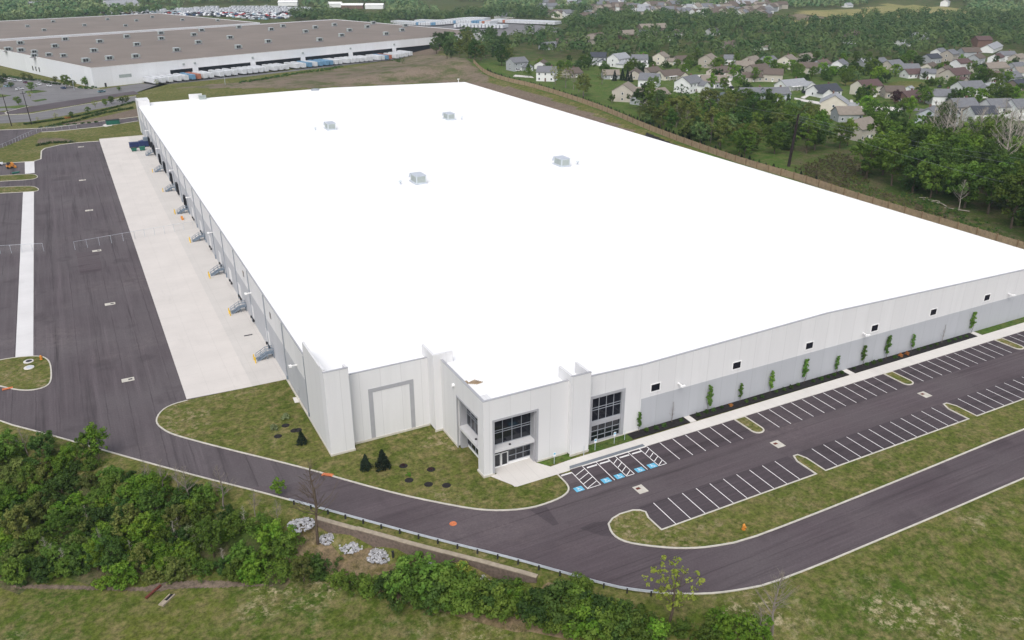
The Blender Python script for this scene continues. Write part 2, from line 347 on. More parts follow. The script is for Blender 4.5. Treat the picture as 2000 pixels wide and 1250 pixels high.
# ================================================================== SETTING: ground, asphalt, kerbs, markings
def axis(*segs):
    r = []
    for a, b, st in segs: r += list(np.arange(a, b, st))
    return np.array(r+[segs[-1][1]])
gx = axis((-1600,-160,60),(-160,190,6),(190,330,2.5),(330,560,6),(560,1700,18),(1700,4200,90)); gy = axis((-40,100,5),(100,760,5),(760,1900,15),(1900,5200,90))
XX, YY = np.meshgrid(gx, gy); nx, ny = len(gx), len(gy)
DO, _ = dout(XX.ravel(), YY.ravel()); ZZ = hgt(XX.ravel(), YY.ravel())
ZZ = np.where(DO > .2, ZZ-.6, ZZ)
gv = list(zip(XX.ravel().tolist(), YY.ravel().tolist(), ZZ.tolist())); gf = []; gm = []
WOODS_R = [(1560,352),(1500,250),(1560,215),(1600,225),(1640,290),(1700,300),(1800,300),(2100,280),(2100,520),(2000,490),(1715,402)]
FIELD = [(1570,22),(1690,16),(1730,8),(1880,15),(1895,24),(1885,42),(1780,42),(1700,42),(1660,50),(1590,50),(1530,50)]
MOUND = [(330,172),(480,160),(600,143),(700,129),(760,119),(800,108),(850,106),(900,114),(928,130),(950,150),(960,165),(890,160),(600,172)]
FIELD2 = [(770,-4),(860,-10),(950,14),(940,28),(870,26),(800,12)]
for j in range(ny-1):
    for i in range(nx-1):
        q = (j*nx+i, j*nx+i+1, (j+1)*nx+i+1, (j+1)*nx+i)
        dm = [DO[k] for k in q]
        if min(dm) > 3 and gx[i] < 330 and gy[j] < 260: continue
        x, y, z = (sum(gv[k][c] for k in q)/4 for c in range(3)); px, py = PX(x, y, z); fx = float(fenx(y)); k = 0
        if x > fx-34 and x < fx-1.5 and y < 700:
            k = 1 if z < ZP-.9 else 0
            if 500 < y < 620 and z > 2: k = 5
        elif x > fx-1.5:
            k = 2
            if inpoly(px, py, WOODS_R): k = 3
            if math.hypot(x, y) > 640: k = 3
            if inpoly(px, py, FIELD) or inpoly(px, py, FIELD2): k = 6
        if 440 < y < 680 and inpoly(px, py, MOUND): k = 5
        if math.hypot(x, y) > 900 and k == 0: k = 3
        gf.append(q); gm.append(k)
b = MB(); b.v = gv; b.f = gf; b.m = gm
# the slope below the outer kerb, in strips that follow the kerb
rows = [0,.6,1.2,1.7,2.02,2.3,2.9,4,5.5,7,9,11,13,15,18,22,27,33,40,50,62,80]
pl = [];
for (a, c), l in zip(zip(OUT[:-1], OUT[1:]), _L):
    n = max(1, int(l/1.6)); pl += [(a[0]+(c[0]-a[0])*k/n, a[1]+(c[1]-a[1])*k/n) for k in range(n)]
pl.append(OUT[-1]); N = len(pl); nrm = []
for i in range(N):
    a, c = pl[max(0, i-1)], pl[min(N-1, i+1)]; l = math.hypot(c[0]-a[0], c[1]-a[1]); nrm.append(((c[1]-a[1])/l, -(c[0]-a[0])/l))
for _ in range(14):
    nrm = [tuple((nrm[max(0, i-1)][k]+2*nrm[i][k]+nrm[min(N-1, i+1)][k]) for k in (0, 1)) for i in range(N)]
    nrm = [(a/math.hypot(a, c), c/math.hypot(a, c)) for a, c in nrm]
sv = []
for d in rows: sv += [(p[0]+n[0]*d, p[1]+n[1]*d) for p, n in zip(pl, nrm)]
SX = np.array([p[0] for p in sv]); SY = np.array([p[1] for p in sv]); DD, SS = dout(SX, SY); zz = hgt(SX, SY)
zz[:N] = 0; n0 = len(b.v); b.v += list(zip(SX.tolist(), SY.tolist(), zz.tolist()))
for r in range(len(rows)-1):
    for i in range(N-1):
        q = (n0+r*N+i, n0+(r+1)*N+i, n0+(r+1)*N+i+1, n0+r*N+i+1)
        s_ = SS[r*N+i]; d_ = rows[r]; k = 4
        pxx, pyy = PX(*b.v[q[0]])
        if 2.3 <= d_ < 8 and SW0-3 < s_ < SW1+6: k = 7
        elif d_ < 13 and s_ < SW0: k = 3 if d_ > 4 else 0
        elif d_ < 2.3: k = 0
        elif inpoly(pxx, pyy, [(0,860),(330,945),(640,1060),(640,1100),(0,1112)]): k = 3
        b.f.append(q); b.m.append(k)
gr = struct(b.build('ground', ['lawn_grass','soil','yard_grass','wood_floor','field_grass','brown_dirt','tan_field','clay_slope'])); gr.data.polygons.foreach_set('use_smooth', [True]*len(gr.data.polygons))

# asphalt: truck court on the left, ring road and parking on the right
a_top = GP([(193,276),(150,279),(118,283),(88,290),(81,295),(80,311),(66,315),(0,319)])
YD = 168.0
SPL = GP([(366,782),(300,826)])
court = [(28.4,150.6),(28.4,423),(9.6,423)]+a_top+[(-75,a_top[-1][1]+6),(-75,232.2)]
inner_l = [(-75,232)]+[p for p in OUT[1:] if p[0] < 13.0]
court2 = inner_l+[[p for p in OUT if p[0] >= 13.0][0]]+[(28.4,112),(28.4,150.6)]
bb = MB(); bb.prism(court2[:1]+court2[1:]+court[1:-1], None, .02); struct(bb.build('truck_court', 'asphalt_court'))
xr = [p for p in OUT if p[0] >= 13.0]
bb = MB(); bb.prism([xr[0]]+xr[1:]+[(310,97.3),(48,97.3),(28.4,112)], None, .02)
struct(bb.build('ring_road', 'asphalt_lot'))
bb = MB(); bb.ribbon(OUT, -.02, .22, -.25, .13); struct(bb.build('outer_kerb', 'kerb_concrete'))
bb = MB(); bb.prism([(9.5,150.9),(28.4,150.0),(28.4,423.2),(9.5,422.7)], None, .035); struct(bb.build('dock_apron', 'concrete_apron'))
bb = MB(); bb.box(21.6, 28.4, 150.3, 423, .03, .041); struct(bb.build('apron_dock_strip', 'concrete_dock'))
bb = MB()
for y0, y1 in ((185.3,335.6),(364.5,387)): bb.prism([(-19.5,y0),(-16.2,y0),(-16.4,y1),(-19.8,y1)], None, .04)
struct(bb.build('trailer_pad_strip', 'concrete_strip'))
bb = MB(); bb.prism(GP([(149,494),(193,490),(199,530),(156,534)]), None, .031); struct(bb.build('asphalt_patch', 'asphalt_lot'))
bb = MB()
for x0, x1 in ((61.4,95.8),(98.7,134.4),(137.1,168.9),(171.6,200)): bb.box(x0, x1, 91.3, 97.29, .0, .0245)
for x0, x1 in ((65.4,95.8),(98.3,133.4),(136.1,170.2),(173.1,200)): bb.box(x0, x1, 77.95, 83.9, .0, .0245)
bb.prism(GP([(1035,996),(1068,990),(1092,1024),(1080,1027)]), None, .0245); bb.prism(GP([(1132,1032),(1160,1020),(1186,1018),(1189,1035),(1200,1049),(1175,1047)]), None, .0245)
struct(bb.build('parking_bays', 'asphalt_bay'))
# grass islands, each ringed by a kerb
isl = MB(); krb = MB()
def island(pts, n=2, z=.11):
    if sum(pts[i][0]*pts[(i+1) % len(pts)][1]-pts[(i+1) % len(pts)][0]*pts[i][1] for i in range(len(pts))) < 0: pts = pts[::-1]
    p = chaikin(pts, n, True) if n else pts
    isl.prism(p, .0, z); krb.ribbon(p, -.02, .24, 0, z+.035, True)
def stadium(x0, x1, y0, y1, top):
    r = (x1-x0)/2; c = (x0+x1)/2; q = []
    for k in range(9):
        a = pi*k/8
        q.append((c+r*cos(a), (y1-r)+r*sin(a)) if top else (c-r*cos(a), (y0+r)-r*sin(a)))
    return [(x1,y0)]+q+[(x0,y0)] if top else [(x0,y1)]+q+[(x1,y1)]
lawn = GP([(366,782),(340,789),(322,797),(310,808),(304,820),(306,830),(318,840),(335,849),(380,862),(450,880),(520,897),(600,917),(700,946),(780,967),(850,982),(920,995),(960,998.5),(1000,998),(1040,993),(1070,984),(1095,974),(1109,964),(1113,955),(1108,945),(1099,936),(1090,927)])
lawn = chaikin(lawn, 1)
lw = lawn+[(61.3,96.6),(61.3,101.8),(48.5,101.8),(48.5,121),(28.5,121),(28.5,150.1)]
isl.prism(lw[::-1] if sum(lw[i][0]*lw[(i+1)%len(lw)][1]-lw[(i+1)%len(lw)][0]*lw[i][1] for i in range(len(lw)))<0 else lw, 0, .11)
krb.ribbon(lawn, -.02, .24, 0, .145)
island(GP([(-30,711),(0,703),(40,697),(80,695),(95,702),(101,715),(102,745),(90,757),(60,764),(28,762),(0,755),(-40,748)]))
island(GP([(-60,350),(0,343),(40,341),(66,340),(75,344),(72,349),(50,352),(0,354.5),(-60,359)]))
island(GP([(-60,368),(0,366),(40,364),(66,364),(77,369),(74,374),(50,375.5),(0,378),(-60,381)]))
mid = GP([(1187,1024),(1192,1040),(1204,1052),(1225,1061),(1260,1067),(1310,1072),(1350,1072.5),(1385,1070),(1450,1059),(1560,1018)])+[(105.7,70.3),(139,71),(310,71)]
mid = chaikin(mid, 1)
midtop = [(310,77.9),(173,77.9),(173,82),(172.2,83.6),(171,83.6),(170.3,82),(170.3,77.9),(136,77.9),(136,82),(135.3,83.6),(134.3,83.6),(133.5,82),(133.5,77.9),(98.2,77.9),(98.2,82),(97.6,83.5),(96.6,83.5),(95.9,82),(95.9,77.9),(65.3,77.9),(65.3,81)]+GP([(1262,1000),(1250,996.5),(1235,996.5),(1210,1004),(1195,1013)])
island(mid+midtop, 0)
for x0, x1 in ((95.9,98.5),(134.5,137.0),(169.0,171.5)): island(stadium(x0, x1, 91.5, 97.3, False), 0)
struct(isl.build('grass_islands', 'lawn_grass', fix=True)); struct(krb.build('kerbs', 'kerb_concrete', fix=True))
# walks and planting bed along the front
bb = MB()
bb.prism([(49.0,101.6),(51.5,97.0),(61.3,97.0),(61.3,97.3),(197,97.3),(197,100.15),(63.4,99.7),(59.0,99.4),(57.2,101.9)][::1], 0, .14)
bb.prism([(88.3,100.0),(89.6,100.0),(89.6,102.1),(88.3,102.1)], 0, .135); bb.prism([(128.1,100.0),(129.6,100.0),(129.6,102.1),(128.1,102.1)], 0, .135); bb.prism([(167.5,100.0),(169.0,100.0),(169.0,102.1),(167.5,102.1)], 0, .135)
bb.prism([(51.2,97.1),(50.0,103.4),(57.5,103.4),(57.5,99)], 0, .13)
bb.prism(GP([(572,778),(590,775),(592,786),(576,788)]), 0, .16)
struct(bb.build('front_walk', 'concrete_walk', fix=True))
bb = MB(); bb.prism([(61.4,97.35),(76.4,97.35),(76.4,98.1),(61.8,98.1)], None, .146); struct(bb.build('tactile_strip', 'tactile_grey'))
bb = MB()
for x0, x1 in ((75.9,88.3),(89.6,128.1),(129.6,167.5)): bb.box(x0, x1, 100.15, 102.15, 0, .16)
struct(bb.build('mulch_beds', 'black_mulch'))
bb = MB(); bb.box(67.0, 75.9, 99.8, 102.1, 0, .12); bb.box(169.0, 197, 100.2, 102.1, 0, .12); bb.box(57.8, 63.4, 99.9, 101.7, 0, .118); struct(bb.build('front_grass_strips', 'yard_grass'))
# paint
bb = MB(); LW = .062
def line(p, q, w=LW, z=.032):
    d = Vector((q[0]-p[0], q[1]-p[1])); d.normalize(); n = Vector((-d.y, d.x))*w
    bb.add([(p[0]+n.x,p[1]+n.y,z),(p[0]-n.x,p[1]-n.y,z),(q[0]-n.x,q[1]-n.y,z),(q[0]+n.x,q[1]+n.y,z)], [(0,1,2,3)])
PT = 2.743
def stall(x, y0, y1): line((x, y1), (x-.15, y0))
for k in range(6): stall(79.38+PT*k, 91.5, 97.2)
for k in range(12): stall(101.45+PT*k, 91.5, 97.2)
for k in range(11): stall(139.2+PT*k, 91.5, 97.2)
for k in range(9): stall(174+PT*k, 91.5, 97.2)
for k in range(10): stall(68.1+PT*k, 77.95, 83.7)
for k in range(12): stall(101.1+PT*k, 77.95, 83.7)
for k in range(12): stall(138.7+PT*k, 77.95, 83.7)
for k in range(9): stall(175.5+PT*k, 77.95, 83.7)
for x in (66.4, 72.8): stall(x, 91.5, 97.2)
for x0, x1 in ((61.3,63.75),(68.7,70.2),(75.1,76.65)):
    stall(x0, 91.5, 97.2); stall(x1, 91.5, 97.2); line((x0-.2, 91.5), (x1-.1, 91.5))
    for k in range(4):
        y = 91.6+1.25*k; line((x0-.15, y), (x1-.08, y+1.1))
line((63.8,97.25), (76.6,97.25))
struct(bb.build('road_markings', 'white_paint'))
# accessible parking symbols
def access_symbol(x, y, label):
    t = thing('accessible_parking_symbol', label, 'painted symbol', (x, y, .033), 0, 'blue wheelchair squares painted in the parking bays')
    q = MB(); q.box(-.75, .75, -.6, .6, 0, .004); q.build('blue_square', 'blue_paint', t)
    q = MB(); z0, z1 = .004, .008
    for k in range(10):
        a0, a1 = radians(150)+radians(260)*k/10, radians(150)+radians(260)*(k+1)/10
        q.add([(.02+.30*cos(a0), -.14+.30*sin(a0), z1), (.02+.30*cos(a1), -.14+.30*sin(a1), z1), (.02+.22*cos(a1), -.14+.22*sin(a1), z1), (.02+.22*cos(a0), -.14+.22*sin(a0), z1)], [(3,2,1,0)])
    q.prism([(-.10+.085*cos(k*pi/5), .42+.085*sin(k*pi/5)) for k in range(10)], None, z1)
    for p0, p1 in (((-.09,.33),(-.05,.02)), ((-.05,.02),(.22,.02)), ((.22,.02),(.36,-.34)), ((.36,-.34),(.46,-.29)), ((-.08,.20),(.17,.20))):
        d = Vector((p1[0]-p0[0], p1[1]-p0[1])); d.normalize(); n = Vector((-d.y, d.x))*.05
        q.add([(p0[0]+n.x,p0[1]+n.y,z1),(p0[0]-n.x,p0[1]-n.y,z1),(p1[0]-n.x,p1[1]-n.y,z1),(p1[0]+n.x,p1[1]+n.y,z1)], [(0,1,2,3)])
    q.build('wheelchair_figure', 'white_paint', t)
for x, lb in ((59.9,'blue wheelchair symbol in the bay beside the grass corner, left of all hatching'),(65.0,'blue wheelchair symbol just right of the widest hatched aisle'),(67.5,'blue wheelchair symbol left of the middle hatched aisle'),(71.5,'blue wheelchair symbol just right of the middle hatched aisle'),(74.0,'blue wheelchair symbol left of the last hatched aisle near plain stalls')): access_symbol(x, 92.05, lb)
i = 0
for x, lb in ((60.2,'white wheel stop in the bay beside the grass corner'),(65.1,'white wheel stop just right of the widest hatched aisle'),(67.6,'white wheel stop left of the middle hatched aisle'),(71.5,'white wheel stop just right of the middle hatched aisle'),(74.0,'white wheel stop left of the last hatched aisle')):
    q = MB((x, 96.4, .03)); q.xzprism([(x-.95,.03),(x+.95,.03),(x+.9,.16),(x-.9,.16)], 96.3, 96.5)
    o = q.build('wheel_stop', 'white_paint'); o.location = (x, 96.4, .03); tag(o, lb, 'wheel stop', 'wheel stops at the accessible bays')
# drain inlets set in concrete pads
def inlet(px, py, label, cover, sx=2.6, sy=2.0, a=0.0, off=(-.5,.3)):
    x, y = G(px, py); t = thing('drain_inlet', label, 'drain', (x, y, .03), a, 'storm drain inlets in the asphalt')
    q = MB(); q.box(-sx/2, sx/2, -sy/2, sy/2, -.05, .05); q.build('concrete_pad', 'kerb_concrete', t)
    q = MB(); q.box(off[0]-.36, off[0]+.36, off[1]-.26, off[1]+.26, .05, .06); q.build('grate', cover, t)
inlet(1251, 956, 'concrete drain pad with rusty grate just outside the wheelchair bays', 'rust', 1.7, 2.0, 0, (-.25,.3))
inlet(1519, 868, 'concrete drain pad with rusty grate in the aisle opposite the first top grass island', 'rust', 1.7, 2.0, 0, (-.25,.3))
inlet(1806, 771, 'concrete drain pad with rusty grate farthest along the parking aisle', 'rust', 1.7, 2.0, 0, (-.25,.3))
for px, py, lb in ((250,742,'drain pad in the truck court nearest the ring road'),(215,594,'drain pad in the truck court, second from the ring road'),(189,490,'drain pad at the foot of the chain-link gate'),(174,411,'drain pad just beyond the chain-link fence'),(161,352,'drain pad level with the grass drive islands'),(158,287,'drain pad at the far end of the truck court')):
    inlet(px, py, lb, 'dark_iron', 2.3, 1.5, 0, (.45,0))
for px, py, lb in ((56,707,'raised manhole with dark lid in the left grass island'),(57,719,'flat round manhole in front of the raised one, left grass island')):
    x, y = G(px, py); t = thing('manhole', lb, 'manhole', (x, y, .11)); q = MB(); q.tube((0,0,-.1), (0,0,.12), 1.0, .95, 16); q.build('concrete_ring', 'concrete_walk', t)
    q = MB(); q.tube((.1,0,.12), (.1,0,.15), .6, .6, 12); q.build('lid', 'dark_iron' if py < 715 else 'galvanised', t)
for px, py, lb in ((640,928.5,'long orange-stained kerb inlet in front of the building corner'),(15,760,'rust-orange kerb inlet on the left grass island')):
    x, y = G(px, py); a = -.66 if px > 100 else .05; t = thing('kerb_inlet', lb, 'drain', (x, y, .03), a); q = MB(); q.box(-.9,.9,-.32,.32,0,.17); q.build('cast_frame', 'rust_orange', t); q = MB(); q.box(-.7,.7,-.34,-.31,.05,.13); q.build('opening', 'dark_opening', t)
x, y = G(885, 1023); q = MB(); q.tube((0,0,0), (0,0,.02), .55, .55, 14); o = q.build('manhole_cover', 'rust_orange'); o.location = (x, y, .025); tag(o, 'round rust-orange manhole cover in the middle of the ring road', 'manhole')
x, y = G(485, 655); q = MB(); q.box(-.9,.9,-.25,.25,0,.03); o = q.build('floor_grate', 'dark_iron'); o.location = (x, y, .04); tag(o, 'small black grate in the concrete apron', 'grate')
# ================================================================== THE WHITE WAREHOUSE
WO = (28.1, 119.0, 0.0)
wh = thing('warehouse', 'huge new white warehouse with a blank white flat roof and glazed corner entrance', 'warehouse', WO)
def wp(name, mats, bb, parent=None, fix=True): return bb.build(name, mats, parent or wh, fix)
XR, YB = 197.0, 434.0
def W(): return MB(WO)
def rz(x): return float(np.interp(x, [28.4, 48, 67, 78.8, 121.6, XR], [12.55, 13.0, 13.0, 12.72, 13.72, 11.8]))
q = W()
xs = [28.4, 48.3, 67, 78.8, 121.6, XR]; ys = [102.5, 121.1, YB]
vs = []; fs = []
for y in ys:
    for x in xs: vs.append((x, y, rz(x)))
for j in range(2):
    for i in range(5):
        if j == 0 and i == 0: continue
        a = j*6+i; fs.append((a, a+1, a+7, a+6))
q.add(vs, fs); q.box(28.4, 48.3, 120.9, 121.1, 12.3, 12.6)
roof = q.build('roof', 'roof_white', wh)
q = W(); q.box(28.33, 28.55, 132.5, YB, 12.5, 12.68); wp('eave_edge', 'trim_grey', q)
q = W()
q.box(196.9, XR+.12, 102.2, YB, 11.5, 11.95); wp('right_eave', 'trim_white', q)
q = W(); q.box(XR+.13, XR+.75, 102.2, YB, 11.15, 11.5); wp('right_gutter', 'metal_grey', q)
q = W(); q.add([(28.4, YB, 12.75), (121.6, YB, 13.85), (XR, YB, 11.95), (XR, YB, 0), (28.4, YB, 0), (28.4, YB+.3, 12.75), (121.6, YB+.3, 13.85), (XR, YB+.3, 11.95), (XR, YB+.3, 0), (28.4, YB+.3, 0)],
    [(0,1,2,3,4), (9,8,7,6,5), (0,5,6,1), (1,6,7,2), (2,7,8,3), (4,9,5,0)]); wp('rear_wall', 'precast_white', q)
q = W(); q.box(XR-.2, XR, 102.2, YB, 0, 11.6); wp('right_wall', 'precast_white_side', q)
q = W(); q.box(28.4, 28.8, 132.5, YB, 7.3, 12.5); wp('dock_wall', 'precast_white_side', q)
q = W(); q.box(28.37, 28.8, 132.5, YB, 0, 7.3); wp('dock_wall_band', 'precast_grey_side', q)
# corner tower
q = W(); q.box(28.1, 32.2, 119.0, 119.4, .45, 15.7); q.box(28.1, 28.5, 119.4, 121.4, .45, 16.1); q.box(31.8, 32.2, 119.4, 120.9, .45, 15.6); wp('tower_wall', 'precast_white', q)
q = W(); q.box(28.1, 28.5, 121.4, 132.2, .45, 15.75); wp('tower_side_wall', 'precast_white_side', q)
for fb in ([(28.02, 32.3, 118.9, 119.1, .45), (28.02, 28.3, 119.1, 150, .45)], [(32.3, 46.6, 120.65, 120.8, .45), (46.5, 48.0, 118.05, 118.2, .45), (47.9, 48.05, 111.7, 118.05, .45)], [(47.85, 49.8, 101.45, 103.9, .45)], [(57.65, 63.4, 101.5, 101.6, .4)], [(63.3, 67.1, 100.5, 100.6, .4)], [(67.1, 78.6, 102.05, 102.2, .25)]):
    q = W(); [q.box(*e[:4], 0, e[4]) for e in fb]; wp('foundation_edge', 'kerb_concrete', q)
q = W(); q.box(32.2, 46.6, 120.8, 121.2, .45, 13.45); wp('front_wall', 'precast_white', q)
# blind doorway outlined in grey
q = W(); zt = 10.0
q.box(35.75, 36.5, 120.74, 120.81, .5, zt-.7); q.box(43.1, 43.85, 120.74, 120.81, .5, zt-.7); q.box(35.75, 43.85, 120.73, 120.81, zt-.7, zt); wp('painted_door_frame', 'trim_grey', q)
# piers at the re-entrant corner
q = W(); q.box(46.6, 47.0, 118.2, 123.2, .45, 15.0); q.box(47.0, 50.3, 118.2, 118.6, 13.0, 15.0); q.box(47.0, 48.4, 118.2, 118.6, .45, 13.0); wp('corner_pier', 'precast_white', q)
# entrance block
q = W(); q.box(48, 48.4, 111.7, 118.2, .45, 13.9); q.box(48, 48.4, 103.7, 111.7, 9.95, 13.9); wp('entrance_side_wall', 'precast_white_side', q)
q = W(); q.box(48, 49.7, 101.6, 103.7, .45, 13.9); q.box(49.7, 57.65, 101.6, 102.0, 9.95, 13.9); q.box(57.65, 63.4, 101.6, 102.0, .4, 13.9); wp('entrance_front_wall', 'precast_white', q)
q = W(); q.box(47.96, 63.4, 101.56, 102.0, 13.9, 13.95); q.box(47.96, 48.4, 102.0, 118.2, 13.9, 13.95); q.box(32.3, 46.6, 120.77, 121.2, 13.45, 13.5); q.box(28.06, 32.24, 118.96, 119.4, 15.7, 15.75)
q.box(63.36, 67.04, 100.56, 101.0, 15.0, 15.05); wp('coping', 'trim_grey', q)
q = W(); q.box(48.4, 49.6, 111.3, 111.7, 0, 9.95); q.box(57.25, 57.65, 102.0, 103.2, 0, 9.95); q.box(48.4, 57.65, 102.0, 111.7, 9.7, 9.95)
q.box(49.55, 49.9, 101.52, 101.6, .2, 10.25); q.box(57.45, 57.8, 101.52, 101.6, .2, 10.25); q.box(49.9, 57.45, 101.52, 101.6, 9.9, 10.25); q.box(47.92, 48.0, 111.5, 111.85, .2, 10.2); q.box(47.92, 48.0, 103.6, 111.5, 9.9, 10.2)
wp('entrance_reveal', 'trim_grey', q)
q = W(); q.box(48.1, 49.6, 103.75, 111.3, 4.0, 4.5); wp('side_canopy', 'canopy_panel', q)
q = W(); q.box(49.75, 57.25, 101.75, 103.2, 4.0, 4.5); wp('front_canopy', 'canopy_panel', q)
for a in ((48.8, 106.2), (53, 102.3)): q = W(); q.tube((*a, 4.5), (*a, 4.66), .22, .18, 8); wp('canopy_drain', 'dark_iron', q)
def glazing(ax, u0, u1, f, z0, z1, cols, rws, name='window', door=False):
    "glass sheet with a grid of mullions; ax 0: along x facing -y at y=f, ax 1: along y facing -x at x=f"
    g = W(); g.box(u0, u1, f, f+.05, z0, z1) if ax == 0 else g.box(f, f+.05, u0, u1, z0, z1)
    o = wp(name, 'window_glass', g); m = W(); t = .04
    for k in range(cols+1):
        u = u0+(u1-u0)*k/cols; m.box(u-t, u+t, f-.08, f-.002, z0, z1) if ax == 0 else m.box(f-.08, f-.002, u-t, u+t, z0, z1)
    for zz in rws: m.box(u0, u1, f-.09, f-.004, zz-t, zz+t) if ax == 0 else m.box(f-.09, f-.004, u0, u1, zz-t, zz+t)
    wp('mullions', 'mullion_grey', m, o); return o
glazing(0, 50.4, 57.25, 103.2, 4.55, 9.7, 4, [4.6, 6.75, 7.15, 9.65]); glazing(0, 53.2, 57.25, 103.2, .7, 3.95, 3, [.75, 1.8, 2.9, 3.9])
glazing(1, 103.2, 111.3, 49.6, 4.55, 9.7, 5, [4.6, 6.75, 7.15, 9.65]); glazing(1, 103.2, 111.3, 49.6, .7, 3.95, 5, [.75, 2.3, 3.9])
q = W(); q.box(49.66, 50.4, 103.26, 103.5, 0, 9.7); q.box(53.2, 57.25, 103.26, 103.5, 0, .7); q.box(50.4, 57.25, 103.26, 103.5, 3.95, 4.55); q.box(49.66, 49.9, 103.5, 111.3, 0, .7); q.box(49.66, 49.9, 103.5, 111.3, 3.95, 4.55); wp('curtain_wall_sill', 'trim_white', q)
for k in range(2):
    x0 = 50.55+k*1.3; g = W(); g.box(x0, x0+1.2, 103.14, 103.2, .14, 2.75); d = wp('door', 'trim_white', g); g = W(); g.box(x0+.15, x0+1.05, 103.1, 103.138, .45, 2.6); wp('glass_pane', 'window_glass', g, d)
g = W(); g.box(50.45, 53.2, 103.16, 103.25, 2.8, 3.95); wp('transom_window', 'window_glass', g)
# second pier and long front wall
q = W(); q.box(63.4, 67.0, 100.6, 101.0, .4, 15.0); q.box(63.4, 63.8, 101.0, 105.0, .4, 15.0); q.box(66.6, 67.0, 101.0, 105.0, .4, 15.0); wp('entrance_pier', 'precast_white', q)
def topz(x): return float(np.interp(x, [67, 78.8, 121.6, XR], [13.25, 12.9, 13.9, 12.0]))
q = W()
q.xzprism([(67,.25),(68.2,.25),(68.2,topz(68.2)),(67,topz(67))], 102.2, 102.6); q.xzprism([(68.2,9.4),(75.1,9.4),(75.1,topz(75.1)),(68.2,topz(68.2))], 102.2, 102.6)
q.xzprism([(75.1,.25),(78.6,.25),(78.6,6.3),(121.6,6.3),(XR,6.3),(XR,topz(XR)),(121.6,topz(121.6)),(78.8,topz(78.8)),(75.1,topz(75.1))], 102.2, 102.6); wp('long_front_wall', 'precast_white', q)
q = W(); q.box(78.6, XR, 102.17, 102.6, 0, 6.3); wp('grey_wall_band', 'precast_grey', q)
q = W()
for x0, x1 in ((67.0,78.8),(78.8,121.6),(121.6,XR)): q.xzprism([(x0,topz(x0)),(x1,topz(x1)),(x1,topz(x1)+.05),(x0,topz(x0)+.05)], 102.16, 102.6)
wp('front_coping', 'trim_grey', q)
q = W(); q.box(68.2, 68.5, 102.1, 102.55, .25, 9.4); q.box(74.45, 75.1, 102.1, 102.55, .25, 9.4); q.box(68.5, 74.45, 102.1, 102.55, 8.9, 9.4); q.box(68.5, 74.45, 102.2, 102.55, 3.55, 4.35); q.box(68.5, 74.45, 102.2, 102.55, .25, .4); wp('window_surround', 'trim_grey', q)
glazing(0, 68.5, 74.45, 102.45, 4.35, 8.9, 4, [4.4, 6.5, 6.95, 8.85]); glazing(0, 68.5, 74.45, 102.45, .4, 3.55, 4, [.45, 1.4, 2.4, 3.5])
for x in (81.5, 99.8, 117.9, 135.8, 153.4, 170.9, 189.0):
    q = W()
    for a in ((x-1.1, x+1.1, 8.55, 8.75), (x-1.1, x+1.1, 7.05, 7.25), (x-1.1, x-.9, 7.25, 8.55), (x+.9, x+1.1, 7.25, 8.55)): q.box(a[0], a[1], 102.14, 102.2, a[2], a[3])
    fr = wp('window_frame', 'trim_white', q); q = W(); q.box(x-.9, x+.9, 102.16, 102.2, 7.25, 8.55); wp('window', 'window_glass', q, fr)
for x in (86.5, 132.6, 178.5):
    q = W(); q.box(x-.12, x+.12, 101.0, 102.2, 7.35, 7.55); q.box(x-.45, x+.45, 100.7, 101.1, 7.35, 7.6); wp('wall_lamp', 'trim_white', q)
for y in (139.8, 179.9, 229.7, 270, 310, 350, 390):
    q = W(); q.box(27.3, 28.4, y-.1, y+.1, 7.75, 7.95); q.box(26.9, 27.4, y-.35, y+.35, 7.7, 8.0); wp('wall_lamp', 'trim_white', q)
q = W(); q.tube((47.6, 112.8, 11.6), (48, 112.8, 11.6), .3, .3, 10); wp('round_wall_lamp', 'trim_white', q)
for k in range(19):
    y = 133.2+16.2*k; q = W(); q.box(28.17, 28.38, y-.11, y+.11, 1.2 if k else .3, 12.5); o = wp('downspout', 'metal_grey', q)
    q = W(); q.box(28.08, 28.4, y-.2, y+.2, 0, 1.2); wp('pipe_guard', 'steel_blue', q, o)
for y in (160.3, 187.4):
    q = W(); q.box(28.33, 28.42, y-.55, y+.55, 9.2, 10.5); wp('dock_wall_window', 'window_glass', q)
for y, op in [(165.7,0),(181.5,0),(196,0),(207.8,0),(222.3,0),(238,0),(254,0),(270,0),(285,1),(303.5,1),(319.5,1),(339.2,1),(354,1),(374,1),(380,1),(392,1),(408,0)]:
    q = W(); q.box(28.30, 28.42, y-1.5, y+1.5, 1.2, 4.4)
    if op: q.box(27.75, 28.3, y-1.75, y-1.5, 1.2, 4.6); q.box(27.75, 28.3, y+1.5, y+1.75, 1.2, 4.6); q.box(27.75, 28.3, y-1.75, y+1.75, 4.4, 4.65)
    d = wp('dock_door', 'dark_opening' if op else 'precast_white_side', q)
    q = W(); q.box(27.95, 28.36, y-1.4, y-1.0, .7, 1.25); q.box(27.95, 28.36, y+1.0, y+1.4, .7, 1.25); q.box(28.1, 28.36, y-1.0, y+1.0, 1.0, 1.2); wp('dock_bumper', 'dark_iron', q, d)
for p in [(583, 782), (592, 803)]: pass
q = W(); q.box(28.3, 28.4, 140.1, 141.3, .2, 2.4); wp('side_door', 'trim_grey', q)
# back corner parapet seen over the far end
q = W(); q.box(28.4, 33.5, YB-9, YB, 12.6, 15.3); q.box(52, 58, YB-.5, YB+.4, 12.6, 15.4); wp('rear_parapet_tower', 'precast_white', q)
q = W(); q.box(28.2, 28.5, YB-9, YB, 0, 15.3); wp('rear_tower_side', 'precast_white_side', q)

